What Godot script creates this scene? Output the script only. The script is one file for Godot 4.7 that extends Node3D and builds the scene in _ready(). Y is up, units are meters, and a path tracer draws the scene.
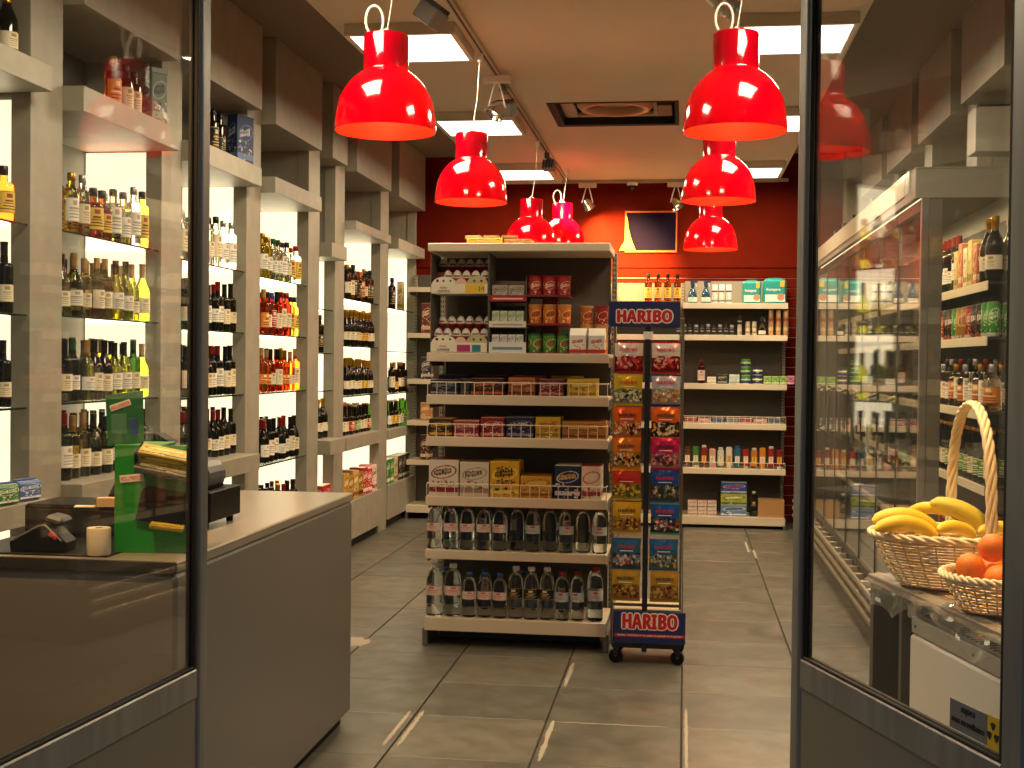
extends Node3D
# A small night shop seen through its open glass double door.

var counts := {}
var mats := {}
var meshes := {}
var rng := RandomNumberGenerator.new()
const ORD := ["first", "second", "third", "fourth", "fifth", "sixth", "seventh", "eighth", "ninth", "tenth", "eleventh", "twelfth", "thirteenth", "fourteenth", "fifteenth", "sixteenth", "seventeenth", "eighteenth", "nineteenth", "twentieth"]

func _ready() -> void:
	rng.seed = 7
	setup_camera_and_light()
	make_materials()
	build_setting()
	build_doors()
	build_left_cabinets()
	build_gondola()
	build_candy_rack()
	build_back_shelves()
	build_cooler()
	build_counter()
	build_fruit_stand()
	build_ceiling_fixtures()
	build_pendants()
	finish_prints()

# ------------------------------------------------------------------ camera, sky, exposure
func setup_camera_and_light() -> void:
	var cam := Camera3D.new()
	cam.name = "camera"
	cam.position = Vector3(0, 1.611, 0)
	cam.rotation = Vector3(-0.018, 0.1346, 0.0107)
	cam.fov = rad_to_deg(2.0 * atan(384.0 / 1268.6))
	cam.near = 0.05
	cam.far = 200.0
	add_child(cam)
	cam.current = true
	var we := WorldEnvironment.new()
	we.name = "environment"
	var env := Environment.new()
	env.background_mode = Environment.BG_SKY
	var sky := Sky.new()
	var sm := ProceduralSkyMaterial.new()
	sm.sky_top_color = Color(0.32, 0.37, 0.44)
	sm.sky_horizon_color = Color(0.46, 0.49, 0.53)
	sm.ground_horizon_color = Color(0.30, 0.30, 0.31)
	sm.ground_bottom_color = Color(0.16, 0.16, 0.17)
	sm.energy_multiplier = 1.4
	sky.sky_material = sm
	env.sky = sky
	env.tonemap_mode = Environment.TONE_MAPPER_LINEAR
	env.tonemap_exposure = 1.2
	env.sdfgi_enabled = true
	env.ssao_enabled = true
	env.ssil_enabled = true
	we.environment = env
	add_child(we)

func area_light(called: String, at: Vector3, size: Vector2, facing: Vector3, energy: float, col: Color, parent: Node3D = self) -> void:
	var l := AreaLight3D.new()
	l.name = called
	l.area_size = size
	l.light_energy = energy
	l.light_color = col
	l.area_range = 16.0
	l.area_attenuation = 2.0
	l.shadow_enabled = true
	parent.add_child(l, true)
	var up := Vector3.UP if absf(facing.y) < 0.9 else Vector3.FORWARD
	l.transform = Transform3D(Basis.looking_at(facing, up), at)

# ------------------------------------------------------------------ helpers: names and nodes
func numbered(called: String) -> String:
	var n: int = counts.get(called, 0)
	counts[called] = n + 1
	return called if n == 0 else "%s_%03d" % [called, n]

func thing(called: String, label: String, category: String, at := Vector3.ZERO, turn := 0.0, group := "") -> Node3D:
	var o := Node3D.new()
	o.name = numbered(called)
	add_child(o)
	o.position = at
	o.rotation.y = turn
	tag(o, label, category, group)
	return o

func tag(o: Node3D, label: String, category: String, group := "") -> void:
	o.set_meta("label", label)
	o.set_meta("category", category)
	if group != "":
		o.set_meta("group", group)

func structure(called: String, label: String, mesh: Mesh = null, m: Material = null, at := Vector3.ZERO) -> Node3D:
	var o: Node3D
	if mesh:
		var mi := MeshInstance3D.new()
		mi.mesh = mesh
		mi.material_override = m
		o = mi
	else:
		o = Node3D.new()
	o.name = numbered(called)
	add_child(o)
	o.position = at
	o.set_meta("label", label)
	o.set_meta("category", called.split("_")[0])
	o.set_meta("kind", "structure")
	return o

func part(called: String, mesh: Mesh, m: Material, parent: Node3D, at := Vector3.ZERO, rot := Vector3.ZERO, label := "") -> MeshInstance3D:
	var o := MeshInstance3D.new()
	o.name = called
	o.mesh = mesh
	o.material_override = m
	parent.add_child(o, true)
	o.position = at
	o.rotation = rot
	if label != "":
		o.set_meta("label", label)
	return o

# a box given by its two corners
func slab(called: String, a: Vector3, b: Vector3, m: Material, parent: Node3D, bevel := 0.003, label := "") -> MeshInstance3D:
	return part(called, bbox((b - a).abs(), bevel), m, parent, (a + b) / 2.0, Vector3.ZERO, label)

# ------------------------------------------------------------------ helpers: meshes
class Buf:
	var v := PackedVector3Array()
	var n := PackedVector3Array()
	var t := PackedVector2Array()
	func tri(a: Vector3, b: Vector3, c: Vector3, nn: Vector3, ta := Vector2.ZERO, tb := Vector2.ZERO, tc := Vector2.ZERO) -> void:
		if (b - a).cross(c - a).dot(nn) > 0.0:
			var s := b; b = c; c = s
			var q := tb; tb = tc; tc = q
		v.append(a); v.append(b); v.append(c)
		n.append(nn); n.append(nn); n.append(nn)
		t.append(ta); t.append(tb); t.append(tc)
	func quad(a: Vector3, b: Vector3, c: Vector3, d: Vector3, nn: Vector3, ta := Vector2.ZERO, tb := Vector2.ZERO, tc := Vector2.ZERO, td := Vector2.ZERO) -> void:
		tri(a, b, c, nn, ta, tb, tc)
		tri(a, c, d, nn, ta, tc, td)
	# three corners with normals of their own
	func tri_n(a: Array, b: Array, c: Array) -> void:
		var nn: Vector3 = a[1] + b[1] + c[1]
		if (b[0] - a[0]).cross(c[0] - a[0]).dot(nn) > 0.0:
			var s := b; b = c; c = s
		for p in [a, b, c]:
			v.append(p[0]); n.append(p[1]); t.append(p[2])
	func add_box(lo: Vector3, hi: Vector3) -> void:
		for ax in 3:
			for sg in [0, 1]:
				var u := (ax + 1) % 3
				var w := (ax + 2) % 3
				var p: Array = []
				for k in [[0, 0], [1, 0], [1, 1], [0, 1]]:
					var q := Vector3.ZERO
					q[ax] = hi[ax] if sg else lo[ax]
					q[u] = hi[u] if k[0] else lo[u]
					q[w] = hi[w] if k[1] else lo[w]
					p.append(q)
				var nn := Vector3.ZERO
				nn[ax] = 1.0 if sg else -1.0
				quad(p[0], p[1], p[2], p[3], nn, Vector2(0, 1), Vector2(1, 1), Vector2(1, 0), Vector2(0, 0))
	func mesh() -> ArrayMesh:
		var a := []
		a.resize(Mesh.ARRAY_MAX)
		a[Mesh.ARRAY_VERTEX] = v
		a[Mesh.ARRAY_NORMAL] = n
		a[Mesh.ARRAY_TEX_UV] = t
		var m := ArrayMesh.new()
		m.add_surface_from_arrays(Mesh.PRIMITIVE_TRIANGLES, a)
		return m

func face_uv(p: Vector3, nn: Vector3, s: Vector3) -> Vector2:
	if absf(nn.y) > 0.9:
		return Vector2(p.x / s.x + 0.5, p.z / s.z + 0.5)
	var r := Vector3.UP.cross(nn)
	var w := absf(r.x) * s.x + absf(r.z) * s.z
	return Vector2(p.dot(r) / w + 0.5, 0.5 - p.y / s.y)

# chamfered box, centred
func bbox(s: Vector3, b: float) -> ArrayMesh:
	var key := "box%.4f,%.4f,%.4f,%.4f" % [s.x, s.y, s.z, b]
	if meshes.has(key):
		return meshes[key]
	b = minf(b, minf(s.x, minf(s.y, s.z)) * 0.45)
	var h := s / 2.0
	var k := Buf.new()
	for ax in 3:
		var u := (ax + 1) % 3
		var w := (ax + 2) % 3
		for sg: float in [-1.0, 1.0]:
			var nn := Vector3.ZERO
			nn[ax] = sg
			var p: Array[Vector3] = []
			for c in [[-1, -1], [1, -1], [1, 1], [-1, 1]]:
				var q := Vector3.ZERO
				q[ax] = sg * h[ax]
				q[u] = c[0] * (h[u] - b)
				q[w] = c[1] * (h[w] - b)
				p.append(q)
			k.quad(p[0], p[1], p[2], p[3], nn, face_uv(p[0], nn, s), face_uv(p[1], nn, s), face_uv(p[2], nn, s), face_uv(p[3], nn, s))
	if b > 0.0002:
		for ax in 3:
			var u := (ax + 1) % 3
			var w := (ax + 2) % 3
			for su: float in [-1.0, 1.0]:
				for sw: float in [-1.0, 1.0]:
					var p: Array[Vector3] = []
					for e in [[-1.0, 0], [1.0, 0], [1.0, 1], [-1.0, 1]]:
						var q := Vector3.ZERO
						q[ax] = e[0] * (h[ax] - b)
						q[u] = su * (h[u] - (b if e[1] else 0.0))
						q[w] = sw * (h[w] - (0.0 if e[1] else b))
						p.append(q)
					var nn := Vector3.ZERO
					nn[u] = su
					nn[w] = sw
					k.quad(p[0], p[1], p[2], p[3], nn.normalized())
		for sx: float in [-1.0, 1.0]:
			for sy: float in [-1.0, 1.0]:
				for sz: float in [-1.0, 1.0]:
					var g := Vector3(sx, sy, sz)
					k.tri(Vector3(sx * h.x, sy * (h.y - b), sz * (h.z - b)), Vector3(sx * (h.x - b), sy * h.y, sz * (h.z - b)), Vector3(sx * (h.x - b), sy * (h.y - b), sz * h.z), g.normalized())
	meshes[key] = k.mesh()
	return meshes[key]

# turned shape: profile of (radius, height) from top or bottom; sharp corners stay sharp
func lathe(prof: Array, seg := 20, a0 := 0.0, a1 := TAU, rep := 1) -> ArrayMesh:
	var key := "lathe%s%d%.3f%.3f%d" % [str(prof), seg, a0, a1, rep]
	if meshes.has(key):
		return meshes[key]
	var k := Buf.new()
	var m := prof.size()
	var sn: Array[Vector2] = []
	for i in m - 1:
		var d: Vector2 = prof[i + 1] - prof[i]
		sn.append(Vector2(d.y, -d.x).normalized())
	# outward: profile runs upward on the outside -> normal (dy, -dx) points to +r
	var len := 0.0
	var along: Array[float] = [0.0]
	for i in m - 1:
		len += (prof[i + 1] - prof[i]).length()
		along.append(len)
	for i in m - 1:
		var na := sn[i]
		var nb := sn[i]
		if i > 0 and sn[i - 1].dot(sn[i]) > 0.72:
			na = (sn[i - 1] + sn[i]).normalized()
		if i < m - 2 and sn[i + 1].dot(sn[i]) > 0.72:
			nb = (sn[i + 1] + sn[i]).normalized()
		var p: Vector2 = prof[i]
		var q: Vector2 = prof[i + 1]
		for j in seg:
			var t0 := a0 + (a1 - a0) * j / seg
			var t1 := a0 + (a1 - a0) * (j + 1) / seg
			var d0 := Vector3(sin(t0), 0, cos(t0))
			var d1 := Vector3(sin(t1), 0, cos(t1))
			var va := 1.0 - along[i] / len
			var vb := 1.0 - along[i + 1] / len
			var u0 := float((j * rep) % seg) / seg
			var u1 := u0 + float(rep) / seg
			var A := [d0 * p.x + Vector3.UP * p.y, d0 * na.x + Vector3.UP * na.y, Vector2(u0, va)]
			var B := [d1 * p.x + Vector3.UP * p.y, d1 * na.x + Vector3.UP * na.y, Vector2(u1, va)]
			var C := [d1 * q.x + Vector3.UP * q.y, d1 * nb.x + Vector3.UP * nb.y, Vector2(u1, vb)]
			var D := [d0 * q.x + Vector3.UP * q.y, d0 * nb.x + Vector3.UP * nb.y, Vector2(u0, vb)]
			if p.x > 0.00001:
				k.tri_n(A, B, C)
			if q.x > 0.00001:
				k.tri_n(A, C, D)
	meshes[key] = k.mesh()
	return meshes[key]

# round bar along a path; radii may be one number or one per point
func tube(path: Array, radius: Variant, seg := 8, closed := false) -> ArrayMesh:
	var k := Buf.new()
	var m := path.size()
	var side := Vector3.ZERO
	var rings := []
	for i in m:
		var tan: Vector3
		if closed:
			tan = (path[(i + 1) % m] - path[(i + m - 1) % m]).normalized()
		else:
			tan = (path[mini(i + 1, m - 1)] - path[maxi(i - 1, 0)]).normalized()
		if i == 0:
			side = tan.cross(Vector3.UP if absf(tan.y) < 0.9 else Vector3.RIGHT).normalized()
		else:
			side = (side - tan * side.dot(tan)).normalized()
		var other := tan.cross(side)
		var r: float = radius[i] if radius is Array else radius
		var ring := []
		for j in seg:
			var a := TAU * j / seg
			var d := side * cos(a) + other * sin(a)
			ring.append([path[i] + d * r, d, Vector2(float(j) / seg, float(i) / m)])
		rings.append(ring)
	for i in (m if closed else m - 1):
		for j in seg:
			var A: Array = rings[i][j]
			var B: Array = rings[i][(j + 1) % seg]
			var C: Array = rings[(i + 1) % m][(j + 1) % seg]
			var D: Array = rings[(i + 1) % m][j]
			k.tri_n(A, B, C)
			k.tri_n(A, C, D)
	if not closed:
		for e in [0, m - 1]:
			var out: Vector3 = (path[0] - path[1]).normalized() if e == 0 else (path[m - 1] - path[m - 2]).normalized()
			for j in range(1, seg - 1):
				k.tri(rings[e][0][0], rings[e][j][0], rings[e][j + 1][0], out)
	return k.mesh()

# flat outline (x, y) with thickness along z
func plate(outline: PackedVector2Array, thick: float) -> ArrayMesh:
	var k := Buf.new()
	var idx := Geometry2D.triangulate_polygon(outline)
	var h := thick / 2.0
	var lo := outline[0]
	var hi := outline[0]
	for p in outline:
		lo = lo.min(p)
		hi = hi.max(p)
	var uv := func(p: Vector2) -> Vector2: return Vector2((p.x - lo.x) / (hi.x - lo.x), (hi.y - p.y) / (hi.y - lo.y))
	for i in range(0, idx.size(), 3):
		var a := outline[idx[i]]
		var b := outline[idx[i + 1]]
		var c := outline[idx[i + 2]]
		k.tri(Vector3(a.x, a.y, h), Vector3(b.x, b.y, h), Vector3(c.x, c.y, h), Vector3.BACK, uv.call(a), uv.call(b), uv.call(c))
		k.tri(Vector3(a.x, a.y, -h), Vector3(b.x, b.y, -h), Vector3(c.x, c.y, -h), Vector3.FORWARD)
	var cw := Geometry2D.is_polygon_clockwise(outline)
	for i in outline.size():
		var a := outline[i]
		var b := outline[(i + 1) % outline.size()]
		var d := (b - a).normalized()
		var nn := Vector3(d.y, -d.x, 0) * (-1.0 if cw else 1.0)
		k.quad(Vector3(a.x, a.y, -h), Vector3(b.x, b.y, -h), Vector3(b.x, b.y, h), Vector3(a.x, a.y, h), nn)
	return k.mesh()

func text_part(parent: Node3D, what: String, width: float, height: float, at: Vector3, m: Material, rot := Vector3.ZERO, fat := 0.0, called := "lettering", depth := 0.0015) -> void:
	var tm := TextMesh.new()
	tm.text = what
	var f := SystemFont.new()
	f.font_names = PackedStringArray(["Droid Sans"])
	f.font_weight = 700
	if fat > 0.0:
		var fv := FontVariation.new()
		fv.base_font = f
		fv.variation_embolden = fat
		tm.font = fv
	else:
		tm.font = f
	tm.font_size = 32
	tm.pixel_size = 0.01
	tm.depth = 0.01
	tm.curve_step = 4.0
	var bb := tm.get_aabb()
	var o := part(called, tm, m, parent, at, rot)
	o.scale = Vector3(width / maxf(bb.size.x, 0.001), height / maxf(bb.size.y, 0.001), depth / 0.01)
	var off := Vector3(bb.get_center().x * o.scale.x, bb.get_center().y * o.scale.y, 0)
	o.position -= Basis.from_euler(rot) * off

# ------------------------------------------------------------------ helpers: materials
func hexc(h: String) -> Color:
	return Color.html(h)

func mat(called: String, col: Variant, rough := 0.6, metal := 0.0) -> StandardMaterial3D:
	if mats.has(called):
		return mats[called]
	var m := StandardMaterial3D.new()
	m.resource_name = called
	m.albedo_color = hexc(col) if col is String else col
	m.roughness = rough
	m.metallic = metal
	mats[called] = m
	return m

func noise_tex(sd: int, freq: float, lo: Color, hi: Color, size := 512, octaves := 4, mid := 0.5) -> NoiseTexture2D:
	var n := FastNoiseLite.new()
	n.seed = sd
	n.frequency = freq
	n.fractal_octaves = octaves
	var t := NoiseTexture2D.new()
	t.width = size
	t.height = size
	t.seamless = true
	t.noise = n
	var g := Gradient.new()
	g.set_color(0, lo)
	g.set_color(1, hi)
	g.set_offset(0, mid - 0.32)
	g.set_offset(1, mid + 0.32)
	t.color_ramp = g
	return t

func glass_mat(called: String, col: String, ior_scale := 0.05, rough := 0.0) -> StandardMaterial3D:
	var m := mat(called, col, rough)
	m.albedo_color.a = 0.0
	m.refraction_enabled = true
	m.refraction_scale = ior_scale
	return m

func pane_mat(called: String, col: String, alpha: float) -> StandardMaterial3D:
	var m := mat(called, col, 0.02)
	m.albedo_color.a = alpha
	m.transparency = BaseMaterial3D.TRANSPARENCY_ALPHA
	return m

# printed sheet: bands, blocks and specks of ink
func print_tex(sd: int, base: String, inks: Array, style: String, w := 64, h := 64) -> Image:
	var r := RandomNumberGenerator.new()
	r.seed = sd
	var im := Image.create(w, h, false, Image.FORMAT_RGB8)
	im.fill(hexc(base))
	match style:
		"label":
			im.fill_rect(Rect2i(0, 0, w, 3), hexc(inks[0]))
			im.fill_rect(Rect2i(0, h - 3, w, 3), hexc(inks[0]))
			im.fill_rect(Rect2i(w / 2 - 7, 8, 14, 12), hexc(inks[1]))
			for k in 4:
				var y := 26 + k * 8
				var ww := r.randi_range(w / 4, w * 2 / 3)
				im.fill_rect(Rect2i((w - ww) / 2, y, ww, 3 if k else 5), hexc(inks[k % inks.size()]))
		"pack":
			im.fill_rect(Rect2i(0, h * 3 / 4, w, h / 8), hexc(inks[0]))
			for k in 22:
				var c := hexc(inks[r.randi() % inks.size()])
				im.fill_rect(Rect2i(r.randi_range(3, w - 12), r.randi_range(h / 2, h - 5), r.randi_range(2, 8), r.randi_range(1, 4)), c)
			var cy := h * 0.33
			for y in h:
				for x in w:
					var e := pow((x - w / 2.0) / (w * 0.42), 2.0) + pow((y - cy - (w / 2.0 - x) * 0.12) / (h * 0.17), 2.0)
					if e < 1.0 and e > 0.78:
						im.set_pixel(x, y, hexc(inks[0]))
			var x0 := int(w * 0.2)
			while x0 < w * 0.76:
				var lw := r.randi_range(3, 5)
				var lh := r.randi_range(7, 11)
				im.fill_rect(Rect2i(x0, int(cy + (w / 2.0 - x0) * 0.12) - lh / 2, lw, lh), hexc(inks[1 % inks.size()]))
				if r.randf() < 0.7:
					im.fill_rect(Rect2i(x0 + 1, int(cy + (w / 2.0 - x0) * 0.12) - 2, lw - 2, 3), hexc(base))
				x0 += lw + 1
		"bag":
			im.fill_rect(Rect2i(0, h * 46 / 100, w, h), hexc(inks[inks.size() - 1]).darkened(0.35))
			for y in range(h * 40 / 100, h * 52 / 100):
				for x in w:
					if y < h * 0.46 + 3.0 * sin(x * 0.2 + sd):
						im.set_pixel(x, y, hexc(base))
			for k in 75:
				var c := hexc(inks[1 + r.randi() % (inks.size() - 1)])
				var cx := r.randi_range(4, w - 5)
				var cy := r.randi_range(h * 52 / 100, h * 10 / 12)
				var rx := r.randi_range(1, 4)
				var ry := r.randi_range(1, 4)
				for y in range(-ry, ry + 1):
					for xx in range(-rx, rx + 1):
						if absf(xx) / (rx + 0.5) + absf(y) / (ry + 0.5) < 1.25 and cx + xx >= 0 and cx + xx < w and cy + y >= 0 and cy + y < h:
							im.set_pixel(cx + xx, cy + y, c)
			im.fill_rect(Rect2i(0, 0, w, h / 14), hexc(inks[0]))
			im.fill_rect(Rect2i(0, h * 13 / 14, w, h / 14 + 1), hexc(inks[0]))
		"stripes":
			for k in inks.size():
				im.fill_rect(Rect2i(0, int(h * (0.12 + 0.8 * k / inks.size())), w, int(h * 0.3 / inks.size())), hexc(inks[k]))
			for k in 18:
				im.fill_rect(Rect2i(r.randi_range(2, w - 10), r.randi_range(4, h - 6), r.randi_range(3, 8), 2), hexc(inks[r.randi() % inks.size()]))
		"perforated":
			var y := 2
			while y < h:
				im.fill_rect(Rect2i(w / 5, y, w / 5, 5), hexc(inks[0]))
				im.fill_rect(Rect2i(w * 3 / 5, y, w / 5, 5), hexc(inks[0]))
				y += 10
	return im

var atlas: Image
var atlas_cells := 0
var atlas_users: Array[StandardMaterial3D] = []

# every print lies in one shared sheet of 64-pixel cells
func finish_prints() -> void:
	var t := ImageTexture.create_from_image(atlas)
	for m in atlas_users:
		m.albedo_texture = t

func printed(called: String, sd: int, base: String, inks: Array, style: String, rough := 0.45) -> StandardMaterial3D:
	if mats.has(called):
		return mats[called]
	var m := mat(called, "ffffff", rough)
	if atlas == null:
		atlas = Image.create(1024, 1024, false, Image.FORMAT_RGB8)
	var cell := Vector2i(atlas_cells % 16, atlas_cells / 16)
	atlas_cells += 1
	atlas.blit_rect(print_tex(sd, base, inks, style), Rect2i(0, 0, 64, 64), cell * 64)
	m.uv1_scale = Vector3(0.0605, 0.0605, 1)
	m.uv1_offset = Vector3(cell.x / 16.0 + 0.001, cell.y / 16.0 + 0.001, 0)
	atlas_users.append(m)
	return m

func make_materials() -> void:
	var m := mat("cabinet", "a09a8c", 0.5)
	m.albedo_texture = noise_tex(3, 0.02, Color(0.94, 0.94, 0.93), Color(1, 1, 1), 256)
	m.uv1_triplanar = true
	m.uv1_world_triplanar = true
	mat("cabinet_dark", "6f675a", 0.6)
	mat("toe_kick", "1a1713", 0.7)
	mat("light_panel", "fffaf0", 0.5)
	for q in [["light_panel", Color(1.0, 0.95, 0.8), 1.0], ["ceiling_lit", Color(1.0, 0.96, 0.9), 3.0], ["bulb", Color(1.0, 0.85, 0.6), 4.0], ["led", Color(1.0, 0.9, 0.7), 1.6], ["spot_lit", Color(1.0, 0.9, 0.75), 5.0]]:
		var e := mat(q[0], "fff8ee", 0.5)
		e.emission_enabled = true
		e.emission = q[1]
		e.emission_energy_multiplier = q[2]
	m = mat("ceiling_paint", "cdc0ac", 0.85)
	m.albedo_texture = noise_tex(5, 0.02, Color(0.985, 0.985, 0.98), Color(1, 1, 1), 256)
	m.uv1_triplanar = true
	m.uv1_world_triplanar = true
	m.uv1_scale = Vector3(0.4, 0.4, 0.4)
	mat("ceiling_upper", "7d7060", 0.9)
	m = mat("red_wall", "661a0c", 0.85)
	m.metallic_specular = 0.12
	m.albedo_texture = noise_tex(8, 0.02, Color(0.95, 0.94, 0.94), Color(1, 1, 1), 256)
	m.uv1_triplanar = true
	m.uv1_world_triplanar = true
	mat("wall_paint", "968a78", 0.85)
	mat("grout", "3a342b", 0.9)
	for k in 4:
		m = mat("tile%d" % k, ["6a6861", "64625a", "706d63", "68665e"][k], 0.42)
		m.albedo_texture = noise_tex(20 + k, [0.006, 0.009, 0.012, 0.007][k], Color(0.86, 0.85, 0.83), Color(1, 1, 1), 512, 5)
		m.uv1_triplanar = true
		m.uv1_world_triplanar = true
		m.uv1_scale = Vector3(0.9, 0.9, 0.9)
		m.roughness_texture = noise_tex(40 + k, 0.02, Color(0.75, 0.75, 0.75), Color(1, 1, 1), 256)
		m.roughness_texture_channel = BaseMaterial3D.TEXTURE_CHANNEL_RED
		m.uv1_offset = Vector3(0.37 * k, 0, 0.61 * k)
	mat("cement_haze", "a49c8c", 0.85)
	m = mat("steel", "8f8f8c", 0.38, 0.35)
	m.albedo_texture = noise_tex(60, 0.015, Color(0.88, 0.88, 0.88), Color(1, 1, 1), 256)
	m.uv1_triplanar = true
	m.uv1_scale = Vector3(3, 0.3, 3)
	mat("steel_panel", "7e7b72", 0.5, 0.3)
	mat("aluminium", "b9b7b0", 0.3, 0.85)
	mat("gasket", "14110d", 0.7)
	mat("black_plastic", "0c0b0a", 0.5).metallic_specular = 0.3
	mat("grey_plastic", "4a4e54", 0.45)
	mat("white_plastic", "f2eee4", 0.4)
	mat("grey_metal", "6d6a64", 0.45, 0.3)
	mat("white_metal", "ddd8cc", 0.4)
	mat("chrome", "d8d5d0", 0.15, 1.0)
	mat("shelf_cream", "d9cbb2", 0.5)
	mat("shelf_back", "4a443a", 0.6)
	mat("shelf_dark", "2c2822", 0.6)
	m = mat("upright", "ffffff", 0.5)
	m.albedo_texture = ImageTexture.create_from_image(print_tex(1, "9b9384", ["241f19"], "perforated", 32, 64))
	m.uv1_scale = Vector3(1, 12, 1)
	mat("wire", "e8dcc8", 0.4)
	mat("red_wire", "b0241c", 0.4)
	m = mat("red_shade", "92001c", 0.12)
	m.clearcoat_enabled = true
	m.clearcoat = 1.0
	m.clearcoat_roughness = 0.02
	m.backlight_enabled = true
	m.backlight = Color(0.9, 0.002, 0.06)
	m = mat("red_inside", "f02a1c", 0.35)
	m.backlight_enabled = true
	m.backlight = Color(0.8, 0.01, 0.04)
	mat("cord", "e9e2d3", 0.5)
	mat("counter", "74716b", 0.36)
	mat("counter_top", "8f887c", 0.28)
	pane_mat("door_glass", "cfd8d2", 0.012).metallic_specular = 0.42
	pane_mat("cooler_glass", "9aa8a0", 0.015)
	pane_mat("shelf_glass", "7fa090", 0.25)
	pane_mat("film", "e8e8e0", 0.18)
	glass_mat("glass_clear", "f4f6f0")
	glass_mat("glass_water", "dfe8ec", 0.033)
	glass_mat("glass_yellow", "e6d24a")
	glass_mat("glass_green_yellow", "c2c43a")
	glass_mat("glass_green", "2a4c14")
	glass_mat("glass_orange", "f0882a")
	glass_mat("glass_red", "d8402a")
	glass_mat("glass_amber", "a8541a")
	glass_mat("glass_blue", "4a86c8")
	mat("glass_dark", "0f100b", 0.06)
	mat("glass_brown", "1e0f07", 0.08)
	for q in [["foil_gold", "c9962e", 0.3, 0.9], ["foil_black", "15120f", 0.35, 0.2], ["foil_red", "8f1712", 0.35, 0.3], ["foil_silver", "c4c0b6", 0.3, 0.8], ["foil_green", "1f5a2a", 0.35, 0.2], ["foil_tan", "b98d52", 0.4, 0.2], ["foil_white", "e8e2d2", 0.4, 0.0], ["foil_blue", "1f4d94", 0.4, 0.1]]:
		mat(q[0], q[1], q[2], q[3])
	printed("label_cream", 1, "e9dfc4", ["c2ab74", "a5946f", "b5a684"], "label", 0.6)
	printed("label_white", 2, "f1ece0", ["a8a292", "b8a890", "a09a8c"], "label", 0.6)
	printed("label_yellow", 3, "e6c34a", ["6a3a14", "a03018", "40300c"], "label", 0.6)
	printed("label_black", 4, "1d1a17", ["c9a24a", "d8cfb8", "c9a24a"], "label", 0.5)
	printed("label_red", 5, "b3271f", ["e8d8b0", "f0e8d8", "e8d8b0"], "label", 0.5)
	printed("label_orange", 6, "e08a34", ["7a2a10", "f0e0b0", "7a2a10"], "label", 0.5)
	printed("label_green", 7, "5a8a3a", ["f0f0d8", "d8d060", "f0f0d8"], "label", 0.5)
	printed("label_pink", 8, "ddccc4", ["c87c78", "b85a5a", "c88c88"], "label", 0.5)
	mat("lettering_red", "c8191c", 0.5)
	mat("lettering_white", "f2efe6", 0.5)
	mat("lettering_black", "17130f", 0.5)
	mat("lettering_gold", "e2c264", 0.5)
	mat("sign_blue", "18245e", 0.5)
	mat("cardboard", "b08a56", 0.8)

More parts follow.
